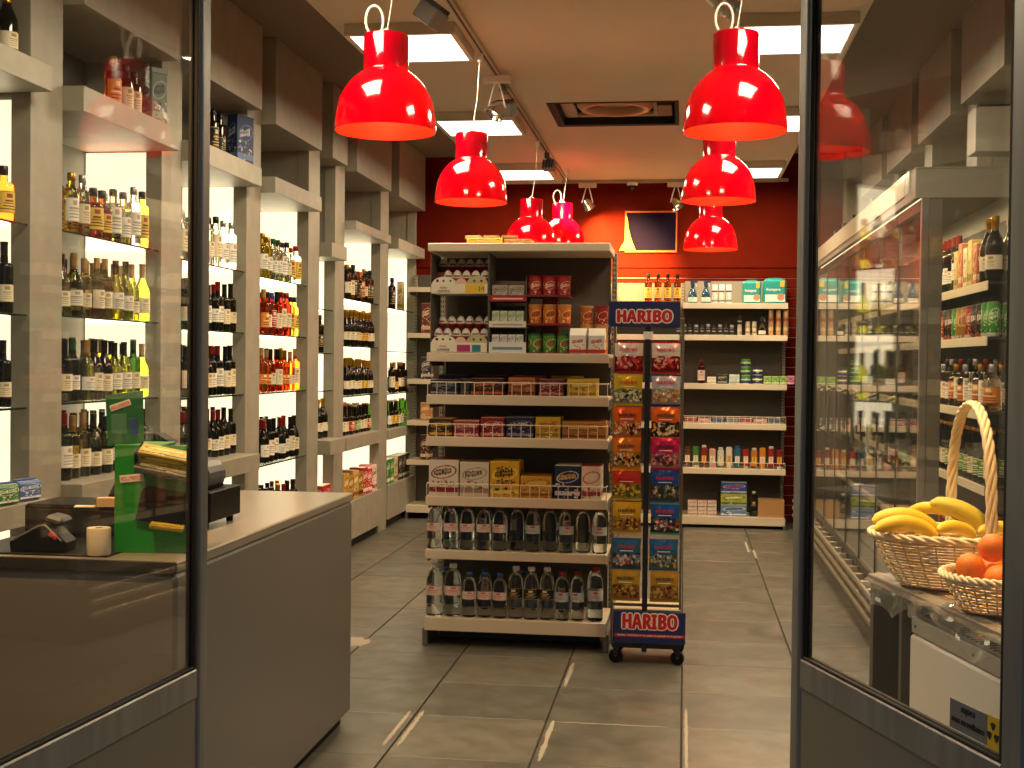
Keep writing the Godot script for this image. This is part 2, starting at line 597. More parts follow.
# ------------------------------------------------------------------ the room
func build_setting() -> void:
	# floor of square tiles in a dark bed
	var fl := structure("floor", "square grey-beige stone tile floor with dark joints")
	slab("bed", Vector3(-3.4, -0.14, -13.4), Vector3(2.5, -0.012, -1.9), mat("grout", ""), fl, 0.0)
	var tr := RandomNumberGenerator.new()
	tr.seed = 3
	var tile_mesh := bbox(Vector3(0.592, 0.02, 0.595), 0.002)
	for i in 10:
		for j in 19:
			var cx := -1.1907 + 0.6 * (i - 4) + 0.3
			var cz := -6.83 + 0.6 * (j - 11) + 0.3
			if cx < -3.3 or cz < -13.2 or cx > 2.4:
				continue
			part("tile", tile_mesh, mat("tile%d" % (tr.randi() % 4), ""), fl, Vector3(cx, -0.01 + tr.randf_range(-0.0012, 0.0), cz), Vector3(tr.randf_range(-0.0008, 0.0008), 0, tr.randf_range(-0.0008, 0.0008)))
	# smears of dried cement beside the joints
	for q in [[-1.165, -5.43, 0.028, 0.56, 3], [-1.225, -5.42, 0.026, 0.54, 4], [-0.565, -6.5, 0.03, 0.5, 5], [-0.56, -5.35, 0.03, 0.6, 6], [-1.5, -5.63, 0.45, 0.016, 7], [-0.3, -5.622, 0.5, 0.014, 8], [0.615, -10.9, 0.03, 0.5, 9], [0.57, -11.3, 0.03, 0.7, 10], [0.03, -5.5, 0.02, 0.9, 11], [-1.9, -7.02, 0.3, 0.3, 12]]:
		part("cement_smear", smear(q[2], q[3], q[4]), mat("cement_haze", ""), fl, Vector3(q[0], 0.0004, q[1]))
	slab("threshold", Vector3(-1.5, -0.14, -1.95), Vector3(0.9, 0.0, -1.86), mat("steel_panel", ""), fl)
	var pv := structure("ground", "grey pavement outside the shop door", bbox(Vector3(16, 0.12, 10), 0.0), mat("pavement", "6b6862", 0.9), Vector3(0, -0.075, 3.15))
	pv.set_meta("category", "ground")
	# ceilings: a lowered lit panel with a square opening, a darker ceiling above it
	structure("ceiling", "dark raised ceiling strip above the wall boxes", bbox(Vector3(5.9, 0.1, 11.7), 0.0), mat("ceiling_upper", ""), Vector3(-0.45, 3.79, -7.6))
	var csg := CSGBox3D.new()
	csg.name = numbered("ceiling")
	csg.size = Vector3(2.87, 0.12, 10.9)
	csg.material = mat("ceiling_paint", "")
	csg.position = Vector3(-0.51, 3.51, -7.65)
	var cut := CSGBox3D.new()
	cut.name = "opening"
	cut.operation = CSGShape3D.OPERATION_SUBTRACTION
	cut.size = Vector3(0.94, 0.4, 0.92)
	cut.material = mat("ceiling_paint", "")
	csg.add_child(cut)
	cut.position = Vector3(-0.53, 3.51, -9.46) - csg.position
	add_child(csg)
	csg.set_meta("kind", "structure")
	csg.set_meta("label", "lowered cream ceiling panel holding the lights")
	csg.set_meta("category", "ceiling")
	# walls
	structure("wall_left", "plain wall behind the lit bottle bays", bbox(Vector3(0.12, 3.9, 11.7), 0.0), mat("wall_paint", ""), Vector3(-3.31, 1.9, -7.6))
	structure("wall_right", "plain wall behind the glass-door cooler", bbox(Vector3(0.12, 3.9, 11.7), 0.0), mat("wall_paint", ""), Vector3(2.44, 1.9, -7.6))
	var wb := structure("wall_back", "deep red back wall, smooth above and grooved below")
	slab("backing", Vector3(-3.3, 0, -13.35), Vector3(2.4, 3.78, -13.13), mat("red_wall", ""), wb, 0.0)
	slab("upper_panel", Vector3(-3.3, 2.585, -13.13), Vector3(1.56, 3.45, -13.1), mat("red_wall", ""), wb, 0.001)
	var y := 2.575
	while y > 0.1:
		slab("slat", Vector3(-3.2, y - 0.088, -13.13), Vector3(1.56, y, -13.1), mat("red_wall", ""), wb, 0.002)
		slab("groove_insert", Vector3(-3.2, y - 0.098, -13.13), Vector3(1.56, y - 0.093, -13.112), mat("slat_insert", "d8a08c", 0.35, 0.4), wb, 0.0005)
		y -= 0.1
	structure("wall_pier_reflection", "beige block standing in for reflected piers right of the red wall", bbox(Vector3(0.85, 3.7, 0.3), 0.003), mat("wall_paint", ""), Vector3(1.985, 1.85, -13.0))  # solid block built in place of a reflection of the piers
	structure("wall_front_left", "shop front wall left of the door", bbox(Vector3(1.9, 3.9, 0.12), 0.0), mat("wall_paint", ""), Vector3(-2.42, 1.9, -2.27))
	structure("wall_front_right", "dark door jamb and wall right of the door", bbox(Vector3(1.68, 3.9, 0.12), 0.0), mat("gasket", ""), Vector3(1.572, 1.9, -2.77))
	structure("wall_front_top", "wall above the door opening", bbox(Vector3(2.25, 0.9, 0.12), 0.0), mat("wall_paint", ""), Vector3(-0.35, 3.41, -2.5))

# a thin crust with a ragged outline lying on the floor
func smear(w: float, d: float, sd: int) -> ArrayMesh:
	var r := RandomNumberGenerator.new()
	r.seed = sd
	var k := Buf.new()
	var n := 26
	var along_z := d > w
	var len := maxf(w, d)
	var wid := minf(w, d)
	var prev := []
	for i in n + 1:
		var t := float(i) / n - 0.5
		var e := sqrt(maxf(0.0, 1.0 - pow(absf(t) * 2.0, 4.0)))
		var a := -wid * 0.5 * e * r.randf_range(0.45, 1.0)
		var b := wid * 0.5 * e * r.randf_range(0.45, 1.0)
		var p0 := Vector3(a, 0, t * len) if along_z else Vector3(t * len, 0, a)
		var p1 := Vector3(b, 0, t * len) if along_z else Vector3(t * len, 0, b)
		if i > 0:
			k.quad(prev[0], prev[1], p1, p0, Vector3.UP)
		prev = [p0, p1]
	return k.mesh()

# ------------------------------------------------------------------ the two glass door leaves
func build_doors() -> void:
	door_leaf(Vector3(-1.132, 0, -2.786) * 1.245 + Vector3(0.022, 0, 0), atan2(-0.9955, -0.0948), "left", 0.028)
	door_leaf(Vector3(0.317, 0, -3.159) * 1.185 + Vector3(-0.016, 0, 0), atan2(-0.9389, 0.3443), "right", -0.011)

func door_leaf(at: Vector3, turn: float, side: String, lower: float) -> void:
	var o := structure("door_1" if side == "left" else "door_2", "glass door leaf with grey metal frame standing open, %s of the entrance" % side)
	o.set_meta("category", "door")
	o.position = at
	o.rotation.y = turn
	var st := mat("steel", "")
	var top := 2.94
	part("free_stile", lathe_post(0.06, 0.038, top), st, o, Vector3(-0.034, 0.01, 0))
	slab("hinge_stile", Vector3(0.985, 0.01, -0.02), Vector3(1.06, top, 0.02), st, o, 0.005)
	slab("top_rail", Vector3(0.0, top - 0.09, -0.018), Vector3(0.985, top, 0.018), st, o, 0.004)
	slab("middle_rail", Vector3(0.0, 0.664 - lower, -0.018), Vector3(0.985, 0.748 - lower, 0.018), st, o, 0.004)
	slab("bottom_rail", Vector3(0.0, 0.01, -0.018), Vector3(0.985, 0.11, 0.018), st, o, 0.004)
	slab("kick_panel", Vector3(0.0, 0.11, -0.012), Vector3(0.985, 0.664 - lower, 0.012), mat("steel_panel", ""), o, 0.001)
	for zz: float in [0.0]:
		slab("glass_pane", Vector3(0.004, 0.752 - lower, zz - 0.003), Vector3(0.981, top - 0.092, zz + 0.003), mat("door_glass", ""), o, 0.0)
	for zz: float in [-0.009, 0.009]:
		slab("gasket", Vector3(0.0, 0.748 - lower, zz - 0.006), Vector3(0.014, top - 0.09, zz + 0.006), mat("gasket", ""), o, 0.002)
		slab("gasket", Vector3(0.014, 0.748 - lower, zz - 0.006), Vector3(0.971, 0.757 - lower, zz + 0.006), mat("gasket", ""), o, 0.002)
		slab("gasket", Vector3(0.971, 0.748 - lower, zz - 0.006), Vector3(0.985, top - 0.09, zz + 0.006), mat("gasket", ""), o, 0.002)
	slab("seal_strip", Vector3(-0.068, 0.01, -0.006), Vector3(-0.064, top, 0.006), mat("brush_seal", "8a8478", 0.8), o, 0.001)
	if side == "right":
		# plate and sticker on the aisle face of the pane, low at the hinge end
		var s := thing("warning_plate", "grey plate with two lines of dark text on right door glass", "sign", at, turn)
		slab("plate", Vector3(0.765, 0.768 - lower, 0.0036), Vector3(0.912, 0.836 - lower, 0.0056), mat("plate_grey", "77777a", 0.5, 0.2), s, 0.0005)
		text_part(s, "espace", 0.055, 0.017, Vector3(0.84, 0.818 - lower, 0.006), mat("lettering_black", ""))
		text_part(s, "sous surveillance", 0.13, 0.015, Vector3(0.839, 0.793 - lower, 0.006), mat("lettering_black", ""))
		var y := thing("warning_sticker", "small square yellow warning sticker at end of grey plate", "sticker", at, turn)
		slab("sticker", Vector3(0.914, 0.766 - lower, 0.0036), Vector3(0.958, 0.838 - lower, 0.0056), mat("sticker_yellow", "e0b81c", 0.5), y, 0.0005)
		for a in 3:
			var b := PI / 2 + TAU * a / 3.0
			part("blade_mark", plate(PackedVector2Array([Vector2(cos(b - 0.5), sin(b - 0.5)) * 0.007, Vector2(cos(b - 0.5), sin(b - 0.5)) * 0.022, Vector2(cos(b), sin(b)) * 0.023, Vector2(cos(b + 0.5), sin(b + 0.5)) * 0.022, Vector2(cos(b + 0.5), sin(b + 0.5)) * 0.007]), 0.0008), mat("lettering_black", ""), y, Vector3(0.936, 0.802 - lower, 0.006))

# upright bar with rounded long edges
func lathe_post(w: float, d: float, h: float) -> ArrayMesh:
	var k := Buf.new()
	var pts: Array[Vector2] = []
	var nor: Array[Vector2] = []
	var r := 0.013
	for c in [[1, 1, 0.0], [-1, 1, 90.0], [-1, -1, 180.0], [1, -1, 270.0]]:
		for s in 6:
			var a := deg_to_rad(c[2] + 18.0 * s)
			pts.append(Vector2(c[0] * (w / 2 - r), c[1] * (d / 2 - r)) + Vector2(cos(a), sin(a)) * r)
			nor.append(Vector2(cos(a), sin(a)))
	for i in pts.size():
		var j := (i + 1) % pts.size()
		var A := [Vector3(pts[i].x, 0, pts[i].y), Vector3(nor[i].x, 0, nor[i].y), Vector2.ZERO]
		var B := [Vector3(pts[j].x, 0, pts[j].y), Vector3(nor[j].x, 0, nor[j].y), Vector2.ZERO]
		var C := [B[0] + Vector3.UP * h, B[1], Vector2.ONE]
		var D := [A[0] + Vector3.UP * h, A[1], Vector2.ONE]
		k.tri_n(A, B, C)
		k.tri_n(A, C, D)
	return k.mesh()

# ------------------------------------------------------------------ bottles
# kind -> [height, body radius, shoulder height, neck radius, cap length, label bottom, label top]
const BOTTLE := {
	"bordeaux": [0.30, 0.0375, 0.195, 0.0145, 0.075, 0.045, 0.135],
	"burgundy": [0.298, 0.041, 0.15, 0.0145, 0.075, 0.04, 0.115],
	"champagne": [0.315, 0.044, 0.165, 0.0155, 0.105, 0.055, 0.125],
	"spirit": [0.275, 0.042, 0.185, 0.0165, 0.036, 0.035, 0.155],
	"tall_spirit": [0.305, 0.037, 0.215, 0.0155, 0.04, 0.05, 0.165],
	"flask": [0.245, 0.048, 0.15, 0.0165, 0.04, 0.03, 0.125],
	"beer": [0.235, 0.031, 0.13, 0.0135, 0.014, 0.03, 0.105],
	"water": [0.245, 0.041, 0.165, 0.0145, 0.02, 0.1, 0.145],
	"soda": [0.255, 0.0375, 0.18, 0.0145, 0.02, 0.1, 0.15],
}

func bottle_meshes(kind: String) -> Array:
	if meshes.has("bottle_" + kind):
		return meshes["bottle_" + kind]
	var b: Array = BOTTLE[kind]
	var H: float = b[0]; var R: float = b[1]; var S: float = b[2]; var N: float = b[3]; var c: float = b[4]
	var prof: Array = [Vector2(0, 0.004), Vector2(R * 0.8, 0.0), Vector2(R * 0.96, 0.004), Vector2(R, 0.012)]
	if kind == "burgundy" or kind == "champagne":
		var n0 := S + (H - S) * 0.62
		for i in 6:
			var t := i / 5.0
			prof.append(Vector2(lerpf(R, N, t * t * (3 - 2 * t)), lerpf(S, n0, t)))
	elif kind == "water" or kind == "soda":
		prof.append(Vector2(R, 0.045)); prof.append(Vector2(R * 0.95, 0.052)); prof.append(Vector2(R, 0.06))
		prof.append(Vector2(R, S * 0.88))
		for i in 6:
			var t := i / 5.0
			prof.append(Vector2(N + (R - N) * cos(t * PI / 2), S * 0.88 + (H - c - 0.004 - S * 0.88) * sin(t * PI / 2)))
	else:
		for i in 6:
			var a := i / 5.0 * PI / 2
			prof.append(Vector2(N + 0.003 + (R - N - 0.003) * cos(a), S + (R - N) * 0.8 * sin(a)))
	prof.append(Vector2(N, H - c * 0.5))
	prof.append(Vector2(N, H - 0.006))
	prof.append(Vector2(0, H - 0.006))
	var cap: Array
	if kind in ["bordeaux", "burgundy"]:
		cap = [Vector2(N + 0.001, H - c), Vector2(N + 0.0012, H - 0.012), Vector2(N + 0.002, H - 0.01), Vector2(N + 0.002, H), Vector2(0, H + 0.0005)]
	elif kind == "champagne":
		cap = [Vector2(N + 0.006, H - c), Vector2(N + 0.0015, H - c * 0.62), Vector2(N + 0.001, H - 0.035), Vector2(N + 0.005, H - 0.03), Vector2(N + 0.004, H - 0.018), Vector2(N + 0.004, H - 0.004), Vector2(N, H), Vector2(0, H)]
	else:
		cap = [Vector2(N + 0.002, H - c), Vector2(N + 0.0035, H - c + 0.002), Vector2(N + 0.0035, H - 0.003), Vector2(N + 0.0015, H), Vector2(0, H)]
	var lab: Array = [Vector2(R + 0.0007, b[5]), Vector2(R + 0.0007, b[6])]
	meshes["bottle_" + kind] = [lathe(prof, 16), lathe(cap, 12), lathe(lab, 10, -1.35, 1.35)]
	return meshes["bottle_" + kind]

func bottle(kind: String, called: String, glass: String, cap: String, label_m: String, at: Vector3, turn: float, label: String, group: String, scale := 1.0) -> Node3D:
	var o := thing(called, label, "bottle", at, turn, group)
	var ms := bottle_meshes(kind)
	part("glass_body", ms[0], mat(glass, ""), o)
	part("cap", ms[1], mat(cap, ""), o)
	if label_m != "":
		var lp := part("paper_label", ms[2], mat(label_m, ""), o)
		if called == "wine_bottle" or called == "spirit_bottle":
			var lo: float = BOTTLE[kind][5]
			var sy := rng.randf_range(0.75, 1.25)
			lp.scale.y = sy
			lp.position.y = lo * (1.0 - sy) + rng.randf_range(0.0, 0.012)
	o.scale = Vector3.ONE * scale
	return o

# styles: [kind, node name, glass, caps, labels, words]
const STYLE := {
	"red": ["bordeaux", "wine_bottle", "glass_dark", ["foil_black", "foil_red", "foil_black"], ["label_cream", "label_white", "label_white"], "dark red wine bottle"],
	"burg": ["burgundy", "wine_bottle", "glass_dark", ["foil_black", "foil_red"], ["label_cream", "label_white"], "dark sloping wine bottle"],
	"white": ["burgundy", "wine_bottle", "glass_green_yellow", ["foil_tan", "foil_black", "foil_tan"], ["label_cream", "label_white"], "yellow-green white wine bottle"],
	"yellow": ["bordeaux", "wine_bottle", "glass_yellow", ["foil_tan", "foil_silver", "foil_black"], ["label_cream", "label_white", "label_yellow"], "pale yellow wine bottle"],
	"greenw": ["bordeaux", "wine_bottle", "glass_green", ["foil_green", "foil_black", "foil_tan"], ["label_cream", "label_white"], "green glass wine bottle"],
	"rose": ["bordeaux", "wine_bottle", "glass_orange", ["foil_tan", "foil_gold", "foil_black"], ["label_cream", "label_orange"], "orange rosé wine bottle"],
	"champ": ["champagne", "champagne_bottle", "glass_dark", ["foil_gold", "foil_gold"], ["label_cream", "label_yellow", "label_cream"], "dark sparkling wine bottle with gold foil"],
	"gin": ["spirit", "spirit_bottle", "glass_clear", ["foil_red", "foil_black", "foil_red", "foil_blue"], ["label_yellow", "label_white", "label_green"], "clear spirit bottle"],
	"vodka": ["tall_spirit", "spirit_bottle", "glass_clear", ["foil_silver", "foil_black", "foil_green"], ["label_white", "label_cream"], "tall clear spirit bottle"],
	"whisky": ["spirit", "spirit_bottle", "glass_amber", ["foil_black", "foil_tan", "foil_red"], ["label_cream", "label_orange", "label_black"], "amber whisky bottle"],
	"rum": ["flask", "spirit_bottle", "glass_orange", ["foil_black", "foil_gold"], ["label_yellow", "label_orange"], "round orange liqueur bottle"],
	"redl": ["tall_spirit", "spirit_bottle", "glass_red", ["foil_black", "foil_red", "foil_blue"], ["label_red", "label_cream"], "red liqueur bottle"],
	"yelll": ["tall_spirit", "spirit_bottle", "glass_yellow", ["foil_black", "foil_gold"], ["label_yellow", "label_white"], "yellow liqueur bottle"],
	"dark": ["tall_spirit", "spirit_bottle", "glass_brown", ["foil_black", "foil_gold"], ["label_black", "label_cream"], "dark brown spirit bottle"],
	"beer": ["beer", "beer_bottle", "glass_brown", ["foil_gold", "foil_red", "foil_white"], ["label_red", "label_cream", "label_yellow"], "small brown beer bottle"],
	"gbeer": ["beer", "beer_bottle", "glass_green", ["foil_silver", "foil_gold"], ["label_green", "label_white"], "small green beer bottle"],
}

# fill one shelf of a left-hand bay; only spots the aisle can see past the near pier
func fill_shelf(styles: Array, y: float, zn: float, zf: float, pier_z: float, rows: Array, step: float, where: String, group: String, hmax := 1.0) -> void:
	var n := 0
	for ri in rows.size():
		var x: float = rows[ri]
		var z := zf + 0.07
		var i := 0
		while z < zn - 0.04:
			if z * 2.8 / absf(x) < pier_z + 0.02:
				var st: Array = STYLE[styles[(i / 2 + ri * 3 + (rng.randi() % styles.size() if rng.randf() < 0.4 else 0)) % styles.size()]]
				var caps: Array = st[3]
				var labs: Array = st[4]
				var words: String = ORD[mini(i, 19)] + " " + ("front-row " if ri == 0 else ("middle-row " if rows.size() > 2 and ri == 1 else "back-row ")) + st[5]
				bottle(st[0], st[1], st[2], caps[(i / 2 + ri) % caps.size()], labs[(i / 2 + ri) % labs.size()], Vector3(x + rng.randf_range(-0.008, 0.008), y + 0.001, z + rng.randf_range(-0.01, 0.01)), PI * 0.5 - 0.45 + rng.randf_range(-0.25, 0.25), words + ", " + where, group, rng.randf_range(0.95, 1.04) * hmax)
				n += 1
			z += step
			i += 1

# ------------------------------------------------------------------ left wall of lit bays
const PIERS := [[-5.15, -5.434], [-6.533, -6.807], [-7.872, -8.143], [-9.229, -9.518], [-9.959, -10.244], [-11.498, -11.818], [-13.038, -13.09]]

func build_left_cabinets() -> void:
	var cab := mat("cabinet", "")
	var nth := ["nearest", "second", "third", "fourth", "fifth", "sixth", "farthest"]
	for i in PIERS.size():
		var zn: float = PIERS[i][0]
		var zf: float = PIERS[i][1]
		var p := thing("cabinet_pier", "grey upright pier with glowing side panel, %s along the left bottle wall" % nth[i], "pier", Vector3(-2.8, 0, zn), 0.0, "piers of the bottle wall")
		var w := zn - zf
		slab("front_post", Vector3(-0.09, 0, -w), Vector3(0, 3.735, 0), cab, p, 0.002)
		slab("core", Vector3(-0.438, 0, -w + 0.004), Vector3(-0.09, 3.735, -0.012), cab, p, 0.0)
		var top := 2.715
		if i == 4:
			top = 2.4
		var bottoms := [0.2, 0.2, 0.2, 0.3, 0.2, 0.2, 0.2]
		slab("light_panel", Vector3(-0.434, bottoms[i], -0.012), Vector3(-0.092, top, -0.003), mat("light_panel", ""), p, 0.0)
		area_light("panel_light", Vector3(-0.263, (bottoms[i] + top) / 2.0, 0.002), Vector2(0.33, top - bottoms[i] - 0.04), Vector3(0, 0, 1), 0.65, Color(1.0, 0.92, 0.74), p)
	# bays: [near z, far z, header bottom, header top, ledge bottom, ledge top, ledge front x, plinth front x, glass shelf heights]
	var bays := [
		[-3.9, -5.15, 2.745, 2.853, 0.905, 1.0, -2.7, -2.7, [2.18, 1.79, 1.39], "leftmost bay"],
		[-5.434, -6.533, 2.72, 2.835, 0.91, 1.03, -2.7, -2.7, [2.188, 1.80, 1.398], "bay behind the green display"],
		[-6.807, -7.872, 2.712, 2.83, 0.895, 1.0, -2.7, -2.7, [2.17, 1.777, 1.38], "bay behind the left door post"],
		[-8.143, -9.229, 2.712, 2.82, 0.0, 0.0, -2.7, -2.7, [2.163, 1.776, 1.378, 0.888], "bay above the counter end"],
		[-9.518, -9.959, 2.402, 2.512, 0.868, 0.98, -2.7, -2.7, [2.005, 1.66, 1.363], "narrow bay"],
		[-10.244, -11.498, 2.686, 2.76, 0.848, 0.958, -2.77, -2.77, [2.125, 1.724, 1.30], "bay with gold-necked bottles"],
		[-11.818, -13.038, 2.668, 2.77, 0.848, 0.939, -2.78, -2.78, [2.113, 1.694, 1.285], "last bay before the back wall"],
	]
	for i in bays.size():
		var b: Array = bays[i]
		var zn: float = b[0]
		var zf: float = b[1]
		var o := thing("bottle_cabinet", "grey wall cabinet with glass shelves, the %s" % b[9], "cabinet", Vector3(-2.8, 0, zf), 0.0, "bays of the bottle wall")
		var L := zn - zf
		slab("back_panel", Vector3(-0.446, 0.08, 0.0), Vector3(-0.438, 3.735, L), mat("cabinet_dark", ""), o, 0.0)
		slab("upper_box", Vector3(-0.43, 3.2 if i < 3 else 3.165, 0.004), Vector3(0.1, 3.735, L - 0.004), cab, o, 0.002)
		slab("header", Vector3(-0.43, b[2], 0.002), Vector3(0.1, b[3], L - 0.002), cab, o, 0.002)
		if b[5] > 0.0:
			slab("ledge", Vector3(-0.43, b[4], 0.002), Vector3(b[6] + 2.8, b[5], L - 0.002), cab, o, 0.002)
		slab("plinth", Vector3(-0.43, 0.085, 0.002), Vector3(b[7] + 2.8, 0.41, L - 0.002), cab, o, 0.002)
		slab("toe_kick", Vector3(-0.43, 0.0, 0.002), Vector3(b[7] + 2.75, 0.085, L - 0.002), mat("toe_kick", ""), o, 0.0)
		for y: float in b[8]:
			var gs := slab("glass_shelf", Vector3(-0.42, y - 0.008, 0.003), Vector3(-0.016, y, L - 0.003), mat("shelf_glass", ""), o, 0.0005)
			slab("glass_edge", Vector3(-0.016, y - 0.009, 0.003), Vector3(-0.011, y, L - 0.003), mat("shelf_edge", "16231b", 0.15), gs, 0.001).position -= gs.position
	var r3 := [-2.88, -2.99, -3.1]
	var r2 := [-2.88, -3.0]
	# upper wall box that runs on to the back wall
	var g := "bottles on the left wall"
	# leftmost bay
	fill_shelf(["champ"], 2.853, -4.6, -5.15, -3.9, [-2.87], 0.14, "on top ledge of leftmost bay", g)
	fill_shelf(["whisky", "rum"], 2.18, -4.5, -5.15, -3.9, r2, 0.12, "top glass shelf, leftmost bay", g)
	fill_shelf(["red", "burg"], 1.79, -4.5, -5.15, -3.9, r2, 0.12, "second shelf, leftmost bay", g)
	fill_shelf(["red", "burg"], 1.39, -4.5, -5.15, -3.9, r2, 0.12, "third shelf, leftmost bay", g)
	# bay behind the green display
	fill_shelf(["whisky", "whisky", "whisky"], 2.835, -5.95, -6.34, -5.434, [-2.84], 0.125, "above header near the grey tin", g, 0.95)
	fill_shelf(["vodka", "gin", "rum", "yelll", "whisky", "gin"], 2.188, -5.434, -6.533, -5.434, r3, 0.112, "top glass shelf behind green display", g)
	fill_shelf(["white", "white", "greenw", "yellow"], 1.80, -5.434, -6.533, -5.434, r3, 0.108, "second shelf behind green display", g)
	fill_shelf(["greenw", "white", "burg", "white"], 1.398, -5.434, -6.533, -5.434, r3, 0.108, "third shelf behind green display", g)
	fill_shelf(["red", "greenw", "burg", "yellow"], 1.03, -5.434, -6.533, -5.434, r3, 0.108, "ledge behind green display", g)
	# bay behind the door post
	fill_shelf(["dark", "champ"], 2.83, -7.3, -7.62, -6.807, [-2.86], 0.12, "above header beside blue pack", g, 0.95)
	fill_shelf(["vodka", "vodka"], 2.17, -6.807, -7.872, -6.807, r2, 0.13, "top shelf behind door post", g)
	fill_shelf(["red"], 1.777, -6.807, -7.872, -6.807, r3, 0.105, "second shelf behind door post", g)
	fill_shelf(["red", "red", "burg"], 1.38, -6.807, -7.872, -6.807, r3, 0.105, "third shelf behind door post", g)
	fill_shelf(["red", "burg"], 1.0, -6.807, -7.872, -6.807, r3, 0.105, "ledge behind door post", g)
	# bay above the counter end
	fill_shelf(["gin", "gin", "vodka", "yelll"], 2.163, -8.143, -9.229, -8.143, r3, 0.105, "top shelf above counter end", g)
	fill_shelf(["yelll", "redl", "redl", "rose"], 1.776, -8.143, -9.229, -8.143, r3, 0.105, "second shelf above counter end", g)
	fill_shelf(["rose"], 1.378, -8.143, -9.229, -8.143, r3, 0.105, "third shelf above counter end", g)
	fill_shelf(["red", "burg"], 0.888, -8.143, -9.229, -8.143, r3, 0.115, "fourth shelf above counter end", g)
	fill_shelf(["dark", "red"], 0.41, -8.143, -9.229, -8.143, r2, 0.13, "on plinth behind counter end", g)
	# narrow bay
	fill_shelf(["dark"], 1.66, -9.518, -9.959, -9.518, [-2.9], 0.14, "middle shelf of narrow bay", g)
	fill_shelf(["champ"], 0.98, -9.518, -9.959, -9.518, r2, 0.11, "ledge of narrow bay", g)
	# bay with gold-necked bottles
	fill_shelf(["dark", "whisky", "dark"], 2.125, -10.244, -11.498, -10.244, r3, 0.115, "top shelf of gold-necked bay", g)
	fill_shelf(["champ"], 1.724, -10.244, -11.498, -10.244, r3, 0.115, "second shelf of gold-necked bay", g)
	fill_shelf(["champ"], 1.30, -10.244, -11.498, -10.244, r3, 0.115, "third shelf of gold-necked bay", g)
	fill_shelf(["beer", "beer", "gbeer"], 0.958, -10.244, -11.498, -10.244, r3, 0.1, "ledge of gold-necked bay", g, 1.1)
	# last bay
	fill_shelf(["dark", "vodka"], 2.113, -11.818, -12.4, -11.818, [-2.88], 0.2, "top shelf of last bay", g)
	fill_shelf(["dark"], 1.694, -11.818, -12.0, -11.818, [-2.88], 0.2, "second shelf of last bay", g)
	fill_shelf(["beer", "dark"], 1.285, -12.2, -13.038, -11.818, r2, 0.11, "third shelf of last bay", g)
	fill_shelf(["gbeer", "beer"], 0.939, -11.9, -13.038, -11.818, [-2.88], 0.12, "ledge of last bay", g, 1.15)
	# gift tin and packs among the bottles
	var tin := thing("gift_tin", "tall grey-green gift tin above header at the left pier", "tin", Vector3(-2.79, 2.836, -6.41), PI / 2 - 0.6)
	part("body", bbox(Vector3(0.1, 0.27, 0.1), 0.006), printed("tin_print", 11, "7c8a86", ["b8c0b4", "3c4a4a", "d8d8c8"], "pack"), tin, Vector3(0, 0.135, 0))
	part("lid", bbox(Vector3(0.106, 0.03, 0.106), 0.004), mat("tin_lid", "9aa39c", 0.4, 0.5), tin, Vector3(0, 0.28, 0))
	var bp := thing("gift_pack", "dark blue printed pack beside dark bottles above header", "box", Vector3(-2.8, 2.831, -7.75), PI / 2 - 0.3)
	part("carton", bbox(Vector3(0.17, 0.3, 0.08), 0.004), printed("blue_print", 12, "23345e", ["5a78a8", "c8c8d0", "b8a040"], "pack"), bp, Vector3(0, 0.15, 0))
	part("flap", bbox(Vector3(0.172, 0.012, 0.082), 0.002), mat("blue_flap", "1c2a50", 0.5), bp, Vector3(0, 0.303, 0))
	var gp := [["green and white", "green_pack", "3c7a34", ["e8ecd8", "f0f0e0", "1f4a80"], -4.84], ["blue and white", "bluewhite_pack", "2f5aa0", ["e8ecf0", "f0f0f0", "6aa0d0"], -5.02]]
	for k in gp:
		var c := thing("tissue_pack", "small %s paper pack on ledge at left edge" % k[0], "pack", Vector3(-2.755, 1.001, k[4]), PI / 2 - 0.2, "packs on the leftmost ledge")
		part("wrap", bbox(Vector3(0.15, 0.085, 0.075), 0.012), printed(k[1], 13, k[2], k[3], "pack"), c, Vector3(0, 0.0425, 0))
		part("top_seam", bbox(Vector3(0.14, 0.012, 0.012), 0.004), mat("pack_seam", "2c4f92", 0.5), c, Vector3(0, 0.088, 0))
	# gift boxes on the plinths of the two far bays
	var gifts := [["gold", "caa04a", ["7a4a1c", "f0e0b0", "a02818"], -10.36], ["gold and brown", "b8863a", ["5a2a14", "f0e0b0", "803018"], -10.52], ["striped gold", "d0aa5a", ["8a5a2c", "f6eed0", "a03020"], -10.68], ["dark gold", "a97a34", ["4a2412", "e8d8a0", "702c1c"], -10.84], ["red", "b0222a", ["f0d8c8", "f4ece0", "d8a040"], -11.0], ["pink and red", "c8484a", ["f4e0d8", "f6f0e8", "a01c20"], -11.16], ["white", "e8e0d0", ["c03030", "a02020", "d8c8a0"], -11.33]]
	for k in gifts.size():
		var q: Array = gifts[k]
		carton("gift_box", "%s gift box standing on the white plinth of gold-necked bay" % q[0], Vector3(-2.86, 0.41, q[3]), Vector3(0.12, 0.24 - 0.02 * (k % 2), 0.13), PI / 2 - 0.15, "gift%d" % k, q[1], q[2], "gift boxes on the far plinth")
	var packs := [["green", "2f7a2c", ["e8f0d0", "f0f0e0", "c02820"], -11.92], ["bright green", "3c8a34", ["f0f0d8", "e8e8d0", "b82820"], -12.08], ["beige", "d8c8a4", ["8a6a40", "503820", "a08050"], -12.26], ["black", "24221f", ["c8c0a8", "e8e0c8", "8a2a20"], -12.44], ["dark grey", "35332f", ["d0c8b0", "a8a08c", "902820"], -12.62], ["black and white", "2a2926", ["d8d0c0", "f0e8d8", "806020"], -12.8]]
